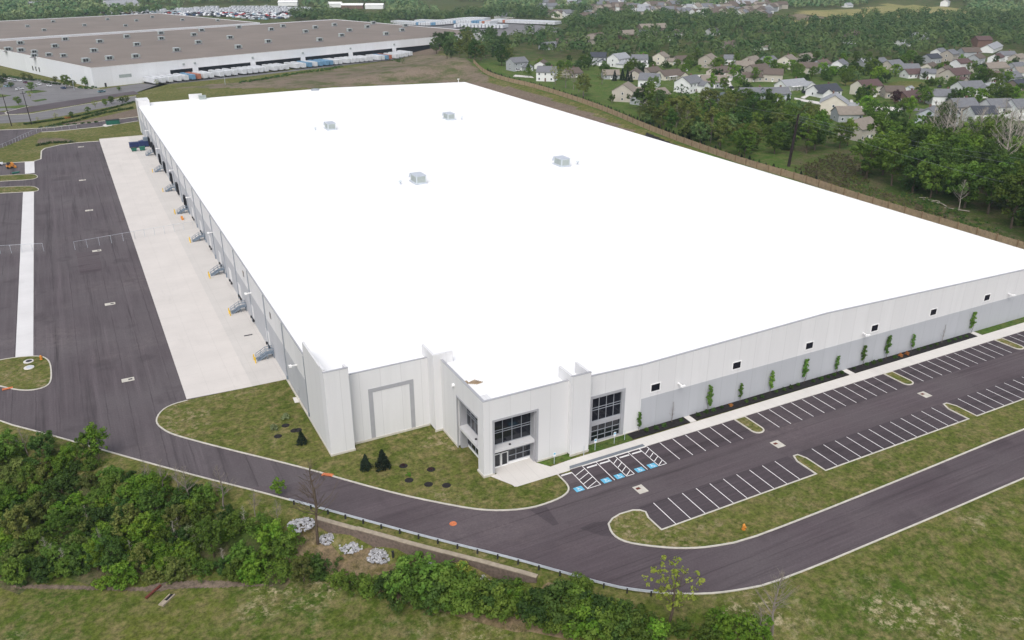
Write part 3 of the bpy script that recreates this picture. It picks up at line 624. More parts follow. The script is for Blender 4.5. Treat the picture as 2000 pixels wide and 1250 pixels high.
# things on the white roof
def rooftop_unit(px, py, label, s=1.0, proto=[None]):
    x, y = G(px, py, 13.2); z = rz(x)
    t = thing('rooftop_unit', label, 'air handler', (x, y, z+.01), .0, 'air handling units on the white roof')
    q = MB(); q.box(-1.9, 1.9, -2.9, 2.9, 0, .35); q.build('curb', 'galvanised', t)
    q = MB(); q.box(-1.6, 1.6, -2.6, 2.3, .35, 2.55); q.build('housing', 'hvac_pale', t)
    q = MB(); q.add([(-1.75,2.3,1.3),(1.75,2.3,1.3),(1.75,2.3,2.6),(-1.75,2.3,2.6),(-1.75,3.7,1.0),(1.75,3.7,1.0),(1.75,2.5,2.6),(-1.75,2.5,2.6)], [(0,1,2,3),(4,7,6,5),(0,4,5,1),(3,2,6,7),(1,5,6,2),(0,3,7,4)]); q.build('intake_hood', 'galvanised', t, True)
    q = MB(); q.box(-1.7,1.7,-2.7,2.35,2.55,2.65); q.build('cap', 'galvanised', t)
    q = MB(); q.box(-1.63,-1.6,-2.2,1.9,.6,2.3); q.box(-1.3,1.3,-2.63,-2.6,.6,2.3); q.build('access_panel', 'hvac', t)
rooftop_unit(817, 355, 'grey-blue rooftop unit, lower left of the four on the white roof'); rooftop_unit(1097, 323, 'grey-blue rooftop unit, lower right of the four on the white roof')
rooftop_unit(645, 251, 'grey-blue rooftop unit, upper left of the four on the white roof'); rooftop_unit(877, 233, 'grey-blue rooftop unit, upper right of the four on the white roof')
for px, py, lb in ((782,358,'lower left'),(1128,321,'lower right'),(616,253,'upper left'),(902,233,'upper right')):
    x, y = G(px, py, 13.2); t = thing('roof_vent', 'small exhaust vent beside the %s rooftop unit' % lb, 'vent', (x, y, rz(x)), 0, 'exhaust vents on the white roof')
    q = MB(); q.tube((0,0,0), (0,0,.9), .25, .25, 8); q.build('pipe', 'galvanised', t); q = MB(); q.tube((0,0,.9), (0,0,1.25), .65, .35, 10); q.build('cap', 'hvac_pale', t)
for px, py, lb in ((595,167,'dark round roof hatch near the far edge of the white roof'),(382,181,'small dark box near the far left corner of the white roof'),(880,153,'thin white mast at the far right corner of the white roof')):
    x, y = G(px, py, 13.2); y = min(y, 432); q = MB()
    if 'hatch' in lb: q.tube((0,0,0), (0,0,.6), 2.2, 2.0, 12); nm, mt = 'roof_hatch', 'metal_grey'
    elif 'box' in lb: q.box(-1.6,1.6,-1.2,1.2,0,1.6); q.box(-1.7,1.7,-1.3,1.3,1.6,1.75); nm, mt = 'equipment_box', 'hvac'
    else: q.tube((0,0,0), (0,0,2.2), .12, .12, 6); q.box(-.6,.6,-.1,.1,2.0,2.3); nm, mt = 'roof_mast', 'trim_white'
    o = q.build(nm, mt); o.location = (x, y, rz(x)); tag(o, lb, 'roof hatch' if 'hatch' in lb else 'box' if 'box' in lb else 'mast')
x, y = G(913, 748, 13.2); q = MB(); 
for k in range(5): q.tube((.3*k, -.2*k, .1), (1.6+.2*k, .5-.3*k, .16), .09, .09, 5)
q.box(-.6,.2,.1,.7,0,.3); o = q.build('lumber_scraps', 'wood_board'); o.location = (x, y, rz(x)); tag(o, 'small heap of tan lumber scraps on the roof above the entrance', 'lumber')

# dock stairs and bollards
def dock_stair():
    t = thing('dock_stair', 'x', 'stairs', (0,0,0), 0, 'steel stairs along the dock wall')
    q = MB(); q.box(-1.5, 0, -.75, .75, 1.08, 1.2); q.build('landing', 'steel_blue', t)
    for k in range(6):
        x = -1.5-.34*(k+1); z = 1.2-.18*(k+1); q = MB(); q.box(x, x+.36, -.7, .7, z-.05, z); q.build('tread', 'steel_blue', t)
    for sy in (-.75, .75):
        q = MB(); p = [(0, sy, 1.2), (-1.5, sy, 1.2), (-3.5, sy, .1)]
        for h in (1.05, .55):
            for a, c in zip(p[:-1], p[1:]): q.tube((a[0], a[1], a[2]+h), (c[0], c[1], c[2]+h), .06, .06, 5)
        for x, z in ((-.1,1.2),(-.75,1.2),(-1.5,1.2),(-2.5,.65),(-3.5,.0)): q.tube((x, sy, z), (x, sy, z+1.05), .055, .055, 5)
        q.build('railing', 'steel_blue', t)
        q = MB(); q.add([(-1.5,sy-.04,1.2),(-1.5,sy+.04,1.2),(-3.6,sy+.04,.0),(-3.6,sy-.04,.0),(-1.5,sy-.04,.85),(-1.5,sy+.04,.85),(-3.1,sy+.04,-.02),(-3.1,sy-.04,-.02)], [(0,1,2,3),(4,7,6,5),(0,3,7,4),(1,5,6,2)]); q.build('stringer', 'steel_blue', t)
    q = MB()
    for x in (-.15, -1.4):
        for sy in (-.65, .65): q.box(x-.06, x+.06, sy-.06, sy+.06, 0, 1.1)
    q.build('support_posts', 'steel_blue', t)
    q = MB(); q.box(-.06, .02, -.5, .5, 1.2, 3.3); q.build('door', 'trim_grey', t)
    return t
st = dock_stair(); STY = [161.6,189.5,217.6,249.2,281.2,312.2,344.7,376.8,402.5]
for i, y in enumerate(STY):
    lb = 'steel dock stair, ' + ('nearest of the row along the dock wall' if i == 0 else 'beside the blue compactor, farthest of the row' if i == 8 else nth(i)+' of the row from the grass corner end')
    if i == 0: st.location = (28.34, y, .04); st['label'] = lb
    else: dup(st, (28.34, y, .04), None, lb)
BY = [(24.3,160.9,2),(24.3,188.5,2),(24.2,216,2),(24.1,248.8,2),(24.1,281.4,2),(24.0,312.5,1),(24.0,345,1)]
for i, (x, y, n) in enumerate(BY):
    for k in range(n):
        q = MB(); q.tube((0,0,0), (0,0,1.35), .13, .13, 8); q.tube((0,0,1.35), (0,0,1.42), .13, .05, 8); o = q.build('bollard', 'yellow_paint'); o.location = (x+.0, y-.7+k*1.5, .04)
        tag(o, 'yellow bollard at the foot of the %s dock stair%s' % (nth(i), '' if n == 1 else (', nearer of the pair' if k == 0 else ', farther of the pair')), 'bollard', 'yellow bollards by the dock stairs')
x, y = G(356, 428); q = MB(); q.box(-.3,.3,-1.4,1.4,0,.5); q.box(-.25,.25,-.5,.5,.5,.9); o = q.build('barrier', 'orange_paint'); o.location = (x, y, .04); tag(o, 'orange barrier on the apron in front of the fifth dock stair', 'barrier')
# compactor and green carts at the far dock
t = thing('waste_compactor', 'long dark blue waste compactor backed against the far dock', 'compactor', (24.5, 396, .04), 0)
q = MB(); q.box(-.4, 3.6, -1.3, 1.3, .3, 2.6); q.build('ram_housing', 'navy_metal', t)
q = MB(); q.box(-4.2, -.5, -1.3, 1.3, .3, 2.3); q.box(-4.3,-4.2,-1.35,1.35,.2,2.4)
for k in range(5): q.box(-3.9+.7*k, -3.8+.7*k, -1.38, 1.38, .4, 2.3)
q.build('container', 'navy_metal', t); q = MB(); q.box(1.6, 3.4, -1.1, 1.1, 2.6, 4.0); q.build('hopper', 'steel_blue', t); q = MB(); q.box(-4.0,3.3,-1.0,-.8,0,.3); q.box(-4.0,3.3,.8,1.0,0,.3); q.build('skids', 'dark_iron', t)
for x, lb in ((21.3,'dark green waste cart on the outer side by the blue compactor'),(24.6,'dark green waste cart nearer the dock by the blue compactor')):
    t = thing('waste_cart', lb, 'dumpster', (x, 388.5, .04), 0, 'green dumpsters at the far dock')
    q = MB(); q.xzprism([(-.9,.2),(.9,.2),(1.2,1.5),(-1.2,1.5)], -.9, .9); q.build('bin', 'green_metal', t, True); q = MB(); q.box(-1.25,0,-.95,.95,1.5,1.6); q.box(.05,1.25,-.95,.95,1.5,1.62); q.build('lid', 'dark_iron' if x < 22 else 'green_metal', t); q = MB(); [q.box(a-.15,a+.15,c-.1,c+.1,0,.2) for a in (-.7,.7) for c in (-.7,.7)]; q.build('casters', 'tyre', t)
t = thing('dumpster', 'dark green bin by the drive beyond the truck court', 'dumpster', (*G(221, 243), .03), .1)
q = MB(); q.box(-3,3,-1.2,1.2,.2,2.2); q.build('bin', 'green_metal', t); q = MB(); q.box(-3.1,3.1,-1.3,1.3,2.2,2.35); q.build('lid', 'dark_iron', t)
# orange skid steer on the left pavement
x, y = G(19, 329); t = thing('skid_steer', 'orange loader with black wheels parked on the left pavement', 'loader', (x, y, .03), .2)
q = MB(); q.box(-1.0,1.3,-.8,.8,.5,1.3); q.box(.6,1.5,-.8,.8,1.3,2.2); q.build('body', 'orange_paint', t); q = MB(); q.box(-.6,.6,-.6,.6,1.3,2.3); q.build('cab', 'dark_iron', t)
q = MB(); q.box(1.5,2.3,-1.0,1.0,.2,.9); q.box(.0,1.8,-.95,-.8,1.4,1.65); q.box(.0,1.8,.8,.95,1.4,1.65); q.build('bucket_arm', 'orange_paint', t)
for a in (-.7,.7):
    for c in (-.9,.9): q = MB(); q.tube((a,c-.15,.45),(a,c+.15,.45),.45,.45,10); q.build('wheel', 'tyre', t)
x, y = G(31, 339); t = thing('implement', 'small dark green implement on the ground by the orange loader', 'implement', (x, y, .03), .3); q = MB(); q.box(-1.2,1.2,-.4,.4,.1,.6); q.tube((-1.2,0,.4),(1.6,.2,.5),.12,.12,6); q.build('frame', 'green_metal', t)
x, y = G(1, 323); t = thing('white_vehicle', 'white pickup cut off by the left frame edge', 'pickup', (x-1.6, y, .03), 0); t_pick = t
q = MB(); q.box(-2.6,2.6,-.95,.95,.45,1.1); q.box(-.8,1.0,-.9,.9,1.1,1.75); q.build('body', 'trailer_white', t); q = MB(); q.box(-.85,1.05,-.92,.92,1.2,1.6); q.build('windows', 'window_glass', t)
for a in (-1.7,1.7):
    for c in (-.9,.9): q = MB(); q.tube((a,c-.12,.36),(a,c+.12,.36),.36,.36,10); q.build('wheel', 'tyre', t)
# ================================================================== PLANT BUILDERS
def leaf_mesh(name, clumps, per, size, seed, flat=.0, droop=.0):
    "clumps: (x,y,z,r) rows; each becomes a ball of small leaf-sized faces with one tint"
    r = np.random.default_rng(seed); C = np.asarray(clumps, float); n = len(C)*per
    d = r.normal(size=(n, 3)); d /= np.linalg.norm(d, axis=1)[:, None]; rad = r.random(n)**.45
    ci = np.repeat(np.arange(len(C)), per); P = C[ci, :3]+d*(C[ci, 3]*rad)[:, None]*np.array([1, 1, .8])
    nr = d*.75+r.normal(size=(n, 3))*.4+np.array([0, 0, .4]); nr /= np.linalg.norm(nr, axis=1)[:, None]
    u = np.cross(nr, r.normal(size=(n, 3))); u /= np.linalg.norm(u, axis=1)[:, None]; v = np.cross(nr, u)
    s = size*(.5+1.0*r.random(n)**1.5)[:, None]; a = u*s; c = v*s*.62
    V = np.stack([P-a, P-c*1.0+a*.1, P+a, P+c*1.0+a*.1], 1).reshape(-1, 3)
    me = bpy.data.meshes.new(name); me.vertices.add(4*n); me.vertices.foreach_set('co', V.astype(np.float32).ravel())
    me.loops.add(4*n); me.loops.foreach_set('vertex_index', np.arange(4*n, dtype=np.int32)); me.polygons.add(n)
    me.polygons.foreach_set('loop_start', np.arange(0, 4*n, 4, dtype=np.int32)); me.polygons.foreach_set('loop_total', np.full(n, 4, np.int32))
    tint = np.clip(r.random(len(C))[ci]*.6+.4*r.random(n), 0, 1)
    at = me.attributes.new('tint', 'FLOAT', 'FACE'); at.data.foreach_set('value', tint.astype(np.float32))
    me.update(calc_edges=True); me.validate(); return me
def crown_clumps(seed, h0, h1, rx, n, cr, top=.6, lob=.25, hollow=.25):
    "clump centres in an uneven egg between heights h0 and h1"
    r = np.random.default_rng(seed); out = []; ph = r.random(6)*6.28
    while len(out) < n:
        d = r.normal(size=3); d /= np.linalg.norm(d); k = hollow+(1-hollow)*r.random()**.5
        th = math.atan2(d[1], d[0]); lo = 1+lob*math.sin(2*th+ph[0])*math.cos(2.2*d[2]+ph[1])+lob*.7*math.sin(3*th+ph[2]+3*d[2])
        zc = .5+.5*d[2]*k; wz = math.sin(math.pi*min(1, max(0.02, zc**top)))**.55
        out.append((d[0]*k*rx*lo*(.55+.55*wz), d[1]*k*rx*lo*(.55+.55*wz), h0+(h1-h0)*zc, cr*(.65+.7*r.random())))
    return out
def limb_mb(seed, H, r0, spread, nl, top=.85):
    r = random.Random(seed); b = MB(); p = Vector((0, 0, -.3)); pts = [p]; k = 6
    for i in range(k):
        p = p+Vector((r.uniform(-.05, .05)*H*.5, r.uniform(-.05, .05)*H*.5, (H*top+.3)/k)); pts.append(p)
    for i in range(k): b.tube(pts[i], pts[i+1], r0*(1-.8*i/k), r0*(1-.8*(i+1)/k), 6)
    for _ in range(nl):
        t = r.uniform(.3, .95); i = int(t*k); a = r.uniform(0, 6.28); q = pts[i].lerp(pts[min(k, i+1)], t*k-i)
        L = spread*(1.15-t)*r.uniform(.7, 1.2); e = q+Vector((cos(a)*L*.55, sin(a)*L*.55, L*.45)); f = e+Vector((cos(a+.4)*L*.4, sin(a+.4)*L*.4, L*.5))
        b.tube(q, e, r0*.38*(1-t*.6), r0*.22*(1-t*.6), 5, False); b.tube(e, f, r0*.22*(1-t*.6), r0*.06, 4, False)
        for _ in range(2):
            a2 = a+r.uniform(-1, 1); g = e.lerp(f, r.random())+Vector((cos(a2)*L*.35, sin(a2)*L*.35, L*r.uniform(.1, .4))); b.tube(e.lerp(f, .3), g, r0*.12*(1-t*.6), r0*.04, 4, False)
    return b
def bare_mb(seed, H, r0, nl=26, spread=.34):
    r = random.Random(seed); b = limb_mb(seed, H, r0, H*spread, nl, .95)
    for _ in range(60):
        t = r.uniform(.45, 1.0); a = r.uniform(0, 6.28); L = H*spread*.55*(1.2-t); z = t*H*.95; rr = r.uniform(.1, .7)*H*spread*(1.1-t)*.9
        p = Vector((cos(a)*rr, sin(a)*rr, z)); b.tube(p, p+Vector((cos(a)*L*.5+r.uniform(-.3,.3), sin(a)*L*.5+r.uniform(-.3,.3), L*.9)), r0*.13, r0*.05, 3, False)
    return b
CROWN = {}; TRUNK = {}
def mk(name, clumps, per, size, seed): me = leaf_mesh(name, clumps, per, size, seed); me.materials.append(MATS['leaf_green']); CROWN[name] = me
for k in range(4): mk('broad%d' % k, crown_clumps(20+k, 2.2, 10, 3.9, 70, .85, lob=.38), 50, .27, k)
for k in range(3): mk('tall%d' % k, crown_clumps(30+k, 2.6, 12, 2.9, 66, .78, lob=.38), 46, .27, 10+k)
for k in range(2): mk('sparse%d' % k, crown_clumps(40+k, 3, 10.5, 3.7, 60, .55, hollow=.45), 14, .24, 20+k)
for k in range(4): mk('shrub%d' % k, crown_clumps(50+k, -.1, 3.0, 1.95, 64, .46, lob=.45, hollow=.3), 62, .135, 30+k)
for k in range(2): mk('low%d' % k, crown_clumps(60+k, -.1, 1.3, 1.3, 24, .38), 30, .15, 40+k)
def cone_clumps(seed, H, R, n):
    r = np.random.default_rng(seed); o = []
    for i in range(n):
        t = (i+.5)/n; a = i*2.4; k = R*(1-t)**.85*(.5+.5*r.random()); o.append((cos(a)*k, sin(a)*k, .15+H*t*.95, max(.12, R*.38*(1-t*.75))))
    return o
mk('conifer', cone_clumps(3, 9, 2.3, 90), 22, .26, 51); mk('young_conifer', cone_clumps(4, 2.7, 1.0, 60), 30, .13, 52)
mk('sapling', [(random.uniform(-.26,.26), random.uniform(-.26,.26), 1.3+3.2*k/22, .34*(1-abs(k/22-.45)*.8)) for k in range(22)], 22, .17, 53)
mk('ball', crown_clumps(71, -.05, .75, .5, 16, .2), 22, .10, 54)
for nm, args in (('t_broad0',(1,9,.26,3.6,9)),('t_broad1',(2,9,.24,3.6,9)),('t_tall',(3,11,.22,2.8,10)),('t_sparse',(4,10,.22,3.6,20)),('t_sapling',(5,3.6,.05,.6,6)),('t_shrub',(6,2.2,.09,1.2,8)),('t_conifer',(7,8.5,.16,1.0,4))):
    me = limb_mb(*args).mesh(nm, 'bark'); TRUNK[nm] = me
for k in range(3): TRUNK['bare%d' % k] = bare_mb(80+k, 12, .20).mesh('bare%d' % k, 'bark_pale')
TRUNK['bare_small'] = bare_mb(90, 4, .06, 14, .16).mesh('bare_small', 'bark_grey')
KIND = {'broad':('t_broad0','tree','crown'),'tall':('t_tall','tree','crown'),'sparse':('t_sparse','tree','crown'),'shrub':('t_shrub','shrub','foliage'),'low':('t_shrub','shrub','foliage'),'conifer':('t_conifer','conifer','crown'),'young_conifer':('t_conifer','young conifer','crown'),'sapling':('t_sapling','sapling','crown'),'ball':(None,'shrub','foliage')}
NAMES = {'broad':'leafy_tree','tall':'leafy_tree','sparse':'sparse_tree','shrub':'shrub','low':'shrub','conifer':'conifer','young_conifer':'young_conifer','sapling':'sapling','ball':'bed_shrub'}
def plant(kind, loc, sc, mat, label, group=None, rz=None, bark=None, sz=1.0):
    base = kind.rstrip('0123456789'); tr, cat, part = KIND[base]; rz = random.uniform(0, 6.28) if rz is None else rz
    if tr is None:
        o = link(NAMES[base], CROWN[kind]); root = o
    else:
        root = link(NAMES[base], None); o = link(part, CROWN[kind], root)
        t = link('trunk' if cat != 'shrub' else 'stems', TRUNK[tr], root)
        if base in ('young_conifer', 'low'): t.scale = (.3, .3, .3)
        if bark: t.material_slots[0].link = 'OBJECT'; t.material_slots[0].material = MATS[bark]
    o.material_slots[0].link = 'OBJECT'; o.material_slots[0].material = MATS[mat]
    root.location = loc; root.rotation_euler = (0, 0, rz); root.scale = (sc, sc, sc*sz); return tag(root, label, cat, group)
def bare(k, loc, sc, label, group=None, mat='bark_pale', rz=None, nm='bare_tree'):
    o = link(nm, TRUNK[k]); o.material_slots[0].link = 'OBJECT'; o.material_slots[0].material = MATS[mat]
    o.location = loc; o.scale = (sc,)*3; o.rotation_euler = (0, 0, random.uniform(0, 6.28) if rz is None else rz); return tag(o, label, 'bare tree', group)

# ================================================================== FRONT OF THE BUILDING
for px, py, kind, sc, mat, lb in ((715,918,'young_conifer',1.05,'needle_dark','smaller of two dark conifers on the corner lawn'),(748,916,'young_conifer',1.3,'needle_dark','bigger of two dark conifers on the corner lawn'),(590,868,'young_conifer',.95,'needle_dark','lone dark conifer beside the tower side wall')):
    plant(kind, (*G(px, py), .1), sc, mat, lb)
for i, (px, py, mat, lb, sc) in enumerate(((575,842,'leaf_pale','pale greyish shrub on the corner lawn nearest the wall corner',.0),(543,853,'leaf_pale','lowest mulch ring left of the lone conifer',.0),(582,841,'leaf_pale','mulch ring just behind the lone conifer',.0),(788,911,'leaf_green','empty mulch ring right of the two dark conifers',0),(842,918,'leaf_green','empty mulch ring nearest the entrance',0),(799,939,'leaf_bright','mulch ring with bright sprig, front row left',.5),(837,947,'leaf_green','middle mulch ring of the front row',0),(872,949,'leaf_green','right mulch ring of the front row',0),(558,832,'leaf_pale','mulch ring behind the pale shrubs',0))):
    x, y = G(px, py); q = MB(); q.tube((0,0,0), (0,0,.14), .72, .45, 12); o = q.build('mulch_ring', 'black_mulch'); o.location = (x, y, .11); tag(o, ('mulch ring under the pale greyish shrub' if i == 0 else lb), 'mulch ring', 'mulch rings on the corner lawn')
for px, py, mat, sc, lb in ((536,840,'leaf_pale',.62,'pale grey-green shrub on the lawn, lower of two'),(557,818,'leaf_pale',.62,'pale grey-green shrub on the lawn, upper of two'),(799,930,'leaf_bright',.40,'bright green sprig shrub in the front mulch row'),(788,911,'leaf_maroon',.3,'dark little shrub right of the two conifers'),(842,918,'leaf_maroon',.3,'dark little shrub nearest the glazed entrance')):
    plant('low%d' % (px % 2), (*G(px, py), .12), sc, mat, lb)
SAP = [(78.1,0),(85.4,1),(93.6,0),(101.1,0),(108.6,0),(117.3,0),(126.0,0),(133.4,0),(140.3,0),(148.0,0),(157.8,1),(167.1,0)]
for i, (x, br) in enumerate(SAP):
    lb = ('leafless grey sapling' if br else 'slim green sapling')+' against the front wall, %s from the entrance' % nth(i)
    if br: bare('bare_small', (x, 101.6, .12), 1.1, lb, 'saplings along the front wall', 'bark_grey', nm='bare_sapling')
    else: plant('sapling', (x, 101.6, .12), 1.05+.15*((i*7) % 3-1), 'leaf_sapling', lb, 'saplings along the front wall', sz=1.0)
bx = [x for x in np.arange(79.5, 167, 1.9) if min(abs(x-g) for g in (88.9, 128.8)) > 1.0 and min(abs(x-a) for a, _ in SAP) > .7]
bedn = lambda x: 0 if x < 89 else 1 if x < 129 else 2
cnt = {0:0,1:0,2:0}
for x in bx:
    k = bedn(x); cnt[k] += 1; ru = abs(x-97.8) < 1 or abs(x-145.5) < 1.8
    plant('ball', (x, 101.2+.15*sin(x*3), .14), random.uniform(.7, 1.0), 'leaf_rust' if ru else 'leaf_deep', ('rust-orange' if ru else 'dark green')+' low shrub in the %s mulch bed, %s from its near end' % (('short','long','far')[k], nth(cnt[k]-1)), 'low shrubs in the mulch beds')
for x, y, lb, pl in ((59.9,99.8,'parking sign on the grass by the entrance pier, nearest the door',1),(65.6,99.75,'bare thin post in front of the second pier',0),(68.1,100.2,'parking sign in front of the tall window, left',1),(72.2,100.5,'parking sign in front of the tall window, middle',1),(74.4,100.6,'thin post in front of the tall window, right',0)):
    t = thing('parking_sign', lb, 'sign', (x, y, .1), 0, 'sign posts along the walk'); q = MB(); q.tube((0,0,0), (0,0,2.3 if pl else 1.9), .05, .05, 6); q.build('post', 'galvanised', t)
    if pl: q = MB(); q.box(-.24,.24,-.08,-.04,1.55,2.3); q.build('sign_plate', 'sign_white', t); q = MB(); q.box(-.17,.17,-.085,-.081,1.9,2.2); q.build('blue_symbol', 'blue_paint', t)
for px, py, mt, lb in ((1452,1035,'orange_paint','yellow-orange hydrant on the grass strip beside the ring road'),(81,703,'orange_paint','orange hydrant at the kerb of the left grass island')):
    x, y = G(px, py); t = thing('fire_hydrant', lb, 'hydrant', (x, y, .1), .4); q = MB(); q.tube((0,0,0),(0,0,.75),.2,.18,10); q.tube((0,0,.75),(0,0,.98),.24,.08,10); q.tube((0,0,0),(0,0,.1),.3,.3,10); q.build('barrel', mt, t)
    q = MB(); q.tube((-.36,0,.55),(.36,0,.55),.1,.1,8); q.tube((0,-.38,.5),(0,0,.5),.13,.13,8); q.build('outlets', mt, t)

# ================================================================== GUARDRAIL, RETAINING WALL, ROCKS
t = thing('guardrail', 'long galvanised guardrail along the outer kerb above the retaining wall', 'guardrail', (*G(720,1020), 0))
go = (*G(720,1020), 0); SG0, SG1 = s_at(566, 981), s_at(1286, 1156)
cum = np.concatenate([[0], np.cumsum(_L)])
def at_s(s, off=0.0):
    i = int(np.clip(np.searchsorted(cum, s)-1, 0, len(_L)-1)); a = _A[i]; d = _D[i]/_L[i]; k = s-cum[i]
    return (float(a[0]+d[0]*k+d[1]*off), float(a[1]+d[1]*k-d[0]*off), atan2(d[1], d[0]))
pts = [at_s(s, .45)[:2] for s in np.arange(SG0, SG1, 1.0)]
q = MB(go); q.ribbon(pts, -.03, .03, .45, .60); q.ribbon(pts, .03, .10, .56, .70); q.ribbon(pts, -.03, .03, .66, .82); q.build('rail', 'galvanised', t)
n = 19
for k in range(n):
    x, y, a = at_s(SG0+1+(SG1-SG0-2)*k/(n-1), .62); q = MB(go); q.obox((x, y, -.2), .18, .2, .95, a); q.build('post', 'dark_iron', t)
t = thing('retaining_wall', 'stepped brown block retaining wall with pale cap below the guardrail', 'retaining wall', (*G(800,1062), -1.2)); ro = (*G(800,1062), -1.2)
ss = np.linspace(SW0, SW1, 6)
for k in range(5):
    p = [at_s(s, 2.32)[:2] for s in np.linspace(ss[k], ss[k+1], 8)]; zt = .05-.10*(k == 0)+.04*(k % 2)
    q = MB(ro); q.ribbon(p, 0, .62, -3.4, zt); q.build('block_course', 'block_wall', t, True); q = MB(ro); q.ribbon(p, -.06, .66, zt, zt+.14); q.build('cap', 'block_cap', t, True)
def rock_mesh(seed, R, n):
    r = random.Random(seed); b = bmesh.new()
    for _ in range(n):
        a = r.uniform(0, 6.28); k = R*math.sqrt(r.random()); s = r.uniform(.09, .26); bm2 = bmesh.ops.create_icosphere(b, subdivisions=1, radius=s)
        v = Vector((cos(a)*k, sin(a)*k*.9, .55*(1-k/R)+r.uniform(0, .15))); sc = Vector((r.uniform(.7,1.3), r.uniform(.7,1.3), r.uniform(.5,.9)))
        for w_ in bm2['verts']: w_.co = Vector((w_.co.x*sc.x*r.uniform(.75,1.2), w_.co.y*sc.y*r.uniform(.75,1.2), w_.co.z*sc.z*r.uniform(.75,1.2)))+v
    me = bpy.data.meshes.new('rock_pile'); b.to_mesh(me); b.free(); me.materials.append(MATS['riprap']); return me
for i, (px, py, R, lb) in enumerate(((588,1024,2.0,'heap of white rocks uphill of the bare pole tree, first of the row'),(643,1051,1.5,'heap of white rocks just right of the bare pole tree'),(688,1066,1.8,'heap of white rocks, third along the wall from the left'),(744,1084,2.0,'heap of white rocks with a dark post at its right edge'),(943,1129,1.6,'lone heap of white rocks beyond the yellow-green shrub'),(835,1110,1.4,'heap of white rocks half hidden by the tall shrubs'))):
    x, y, z = T(px, py); o = link('rock_pile', rock_mesh(i, R, int(120*R))); o.location = (x, y, z-.1); tag(o, lb, 'rock pile', 'white rock heaps below the retaining wall')
x, y, z = T(768, 1092); q = MB(); q.box(-.12,.12,-.12,.12,-.3,1.3); q.box(-.16,.16,-.16,.16,1.3,1.4); o = q.build('post', 'dark_iron'); o.name = 'stake'; o.location = (x, y, z); tag(o, 'short dark stake beside a heap of white rocks', 'stake')
# drain pipe and log on the near lawn
x, y, z = T(300, 1158); q = MB(); q.tube((-1.0,-.9,.22),(1.0,.9,.26),.2,.17,9); q.tube((.2,.2,.3),(.5,-.3,.6),.07,.04,6); o = q.build('log', 'rust'); o.location = (x, y, z); o.rotation_euler = (0,0,-.05); tag(o, 'short red-brown log lying on the near lawn', 'log')
x, y, z = T(326, 1172); t = thing('culvert_outlet', 'pale concrete culvert end sunk in the near lawn', 'culvert', (x, y, z), .75); q = MB(); q.box(-1.2,1.2,-.42,-.26,-.2,.2); q.box(-1.2,1.0,.26,.42,-.2,.15); q.box(-1.2,-.2,-.26,.26,-.2,.12); q.build('headwall', 'block_cap', t); q = MB(); q.box(-.2,1.2,-.26,.26,-.2,.04); q.build('opening', 'dark_opening', t)
# bare soil scar between thicket and lawn
def drape(name, pts, mat, dz=.05, n=2, step=1.2):
    w_ = chaikin([T(a, c)[:2] for a, c in pts], n, True); xs_ = [p[0] for p in w_]; ys_ = [p[1] for p in w_]; b = MB(); idx = {}
    for i in range(int((max(xs_)-min(xs_))/step)+2):
        for j in range(int((max(ys_)-min(ys_))/step)+2):
            x, y = min(xs_)+i*step, min(ys_)+j*step
            if inpoly(x, y, w_): idx[(i, j)] = len(b.v); b.v.append((x, y, 0))
    hz = hgt([p[0] for p in b.v], [p[1] for p in b.v])+dz; b.v = [(p[0], p[1], float(h)) for p, h in zip(b.v, hz)]
    for (i, j) in idx:
        c4 = [(i,j),(i+1,j),(i+1,j+1),(i,j+1)]
        if all(c in idx for c in c4): b.f.append(tuple(idx[c] for c in c4)); b.m.append(0)
    return struct(b.build(name, mat))
drape('soil_scar', [(15,1142),(60,1140),(170,1143),(280,1147),(300,1138),(400,1131),(520,1139),(560,1146),(420,1150),(330,1152),(310,1158),(200,1155),(90,1152),(20,1152)], 'soil', .06, 1, .28)

# ================================================================== WOODEN FENCE ON THE BANK, CHAIN-LINK, POLES
fp = chaikin(FEN, 1); fo = (*fp[len(fp)//2], ZP); t = thing('wooden_fence', 'long tan board fence along the bank behind the warehouse', 'fence', fo)
def resample(p, st):
    o = [p[0]]; acc = 0
    for a, c in zip(p[:-1], p[1:]):
        L = math.hypot(c[0]-a[0], c[1]-a[1]); k = st-acc
        while k <= L: o.append((a[0]+(c[0]-a[0])*k/L, a[1]+(c[1]-a[1])*k/L)); k += st
        acc = (acc+L) % st
    return o
rp = resample(fp, 6.0)
for a, c in zip(rp[:-1], rp[1:]):
    za, zc = H1(*a), H1(*c); L = math.hypot(c[0]-a[0], c[1]-a[1]); u = ((c[0]-a[0])/L, (c[1]-a[1])/L); nn = (-u[1]*.05, u[0]*.05); q = MB(fo); nb = 12
    for k in range(nb):
        f0, f1 = k/nb+.006, (k+1)/nb-.006; z0 = za+(zc-za)*(f0+f1)/2; h = 2.35+.04*((k*5) % 3); o_ = .02*((k % 2)*2-1)
        P0 = (a[0]+(c[0]-a[0])*f0+nn[0]*o_*8, a[1]+(c[1]-a[1])*f0+nn[1]*o_*8); P1 = (a[0]+(c[0]-a[0])*f1+nn[0]*o_*8, a[1]+(c[1]-a[1])*f1+nn[1]*o_*8)
        q.add([(*P0,z0-.3),(*P1,z0-.3),(*P1,z0+h),(*P0,z0+h),(P0[0]+nn[0],P0[1]+nn[1],z0-.3),(P1[0]+nn[0],P1[1]+nn[1],z0-.3),(P1[0]+nn[0],P1[1]+nn[1],z0+h),(P0[0]+nn[0],P0[1]+nn[1],z0+h)], [(0,1,2,3),(5,4,7,6),(3,2,6,7),(0,3,7,4),(1,5,6,2)])
    q.build('board_panel', 'wood_board', t)
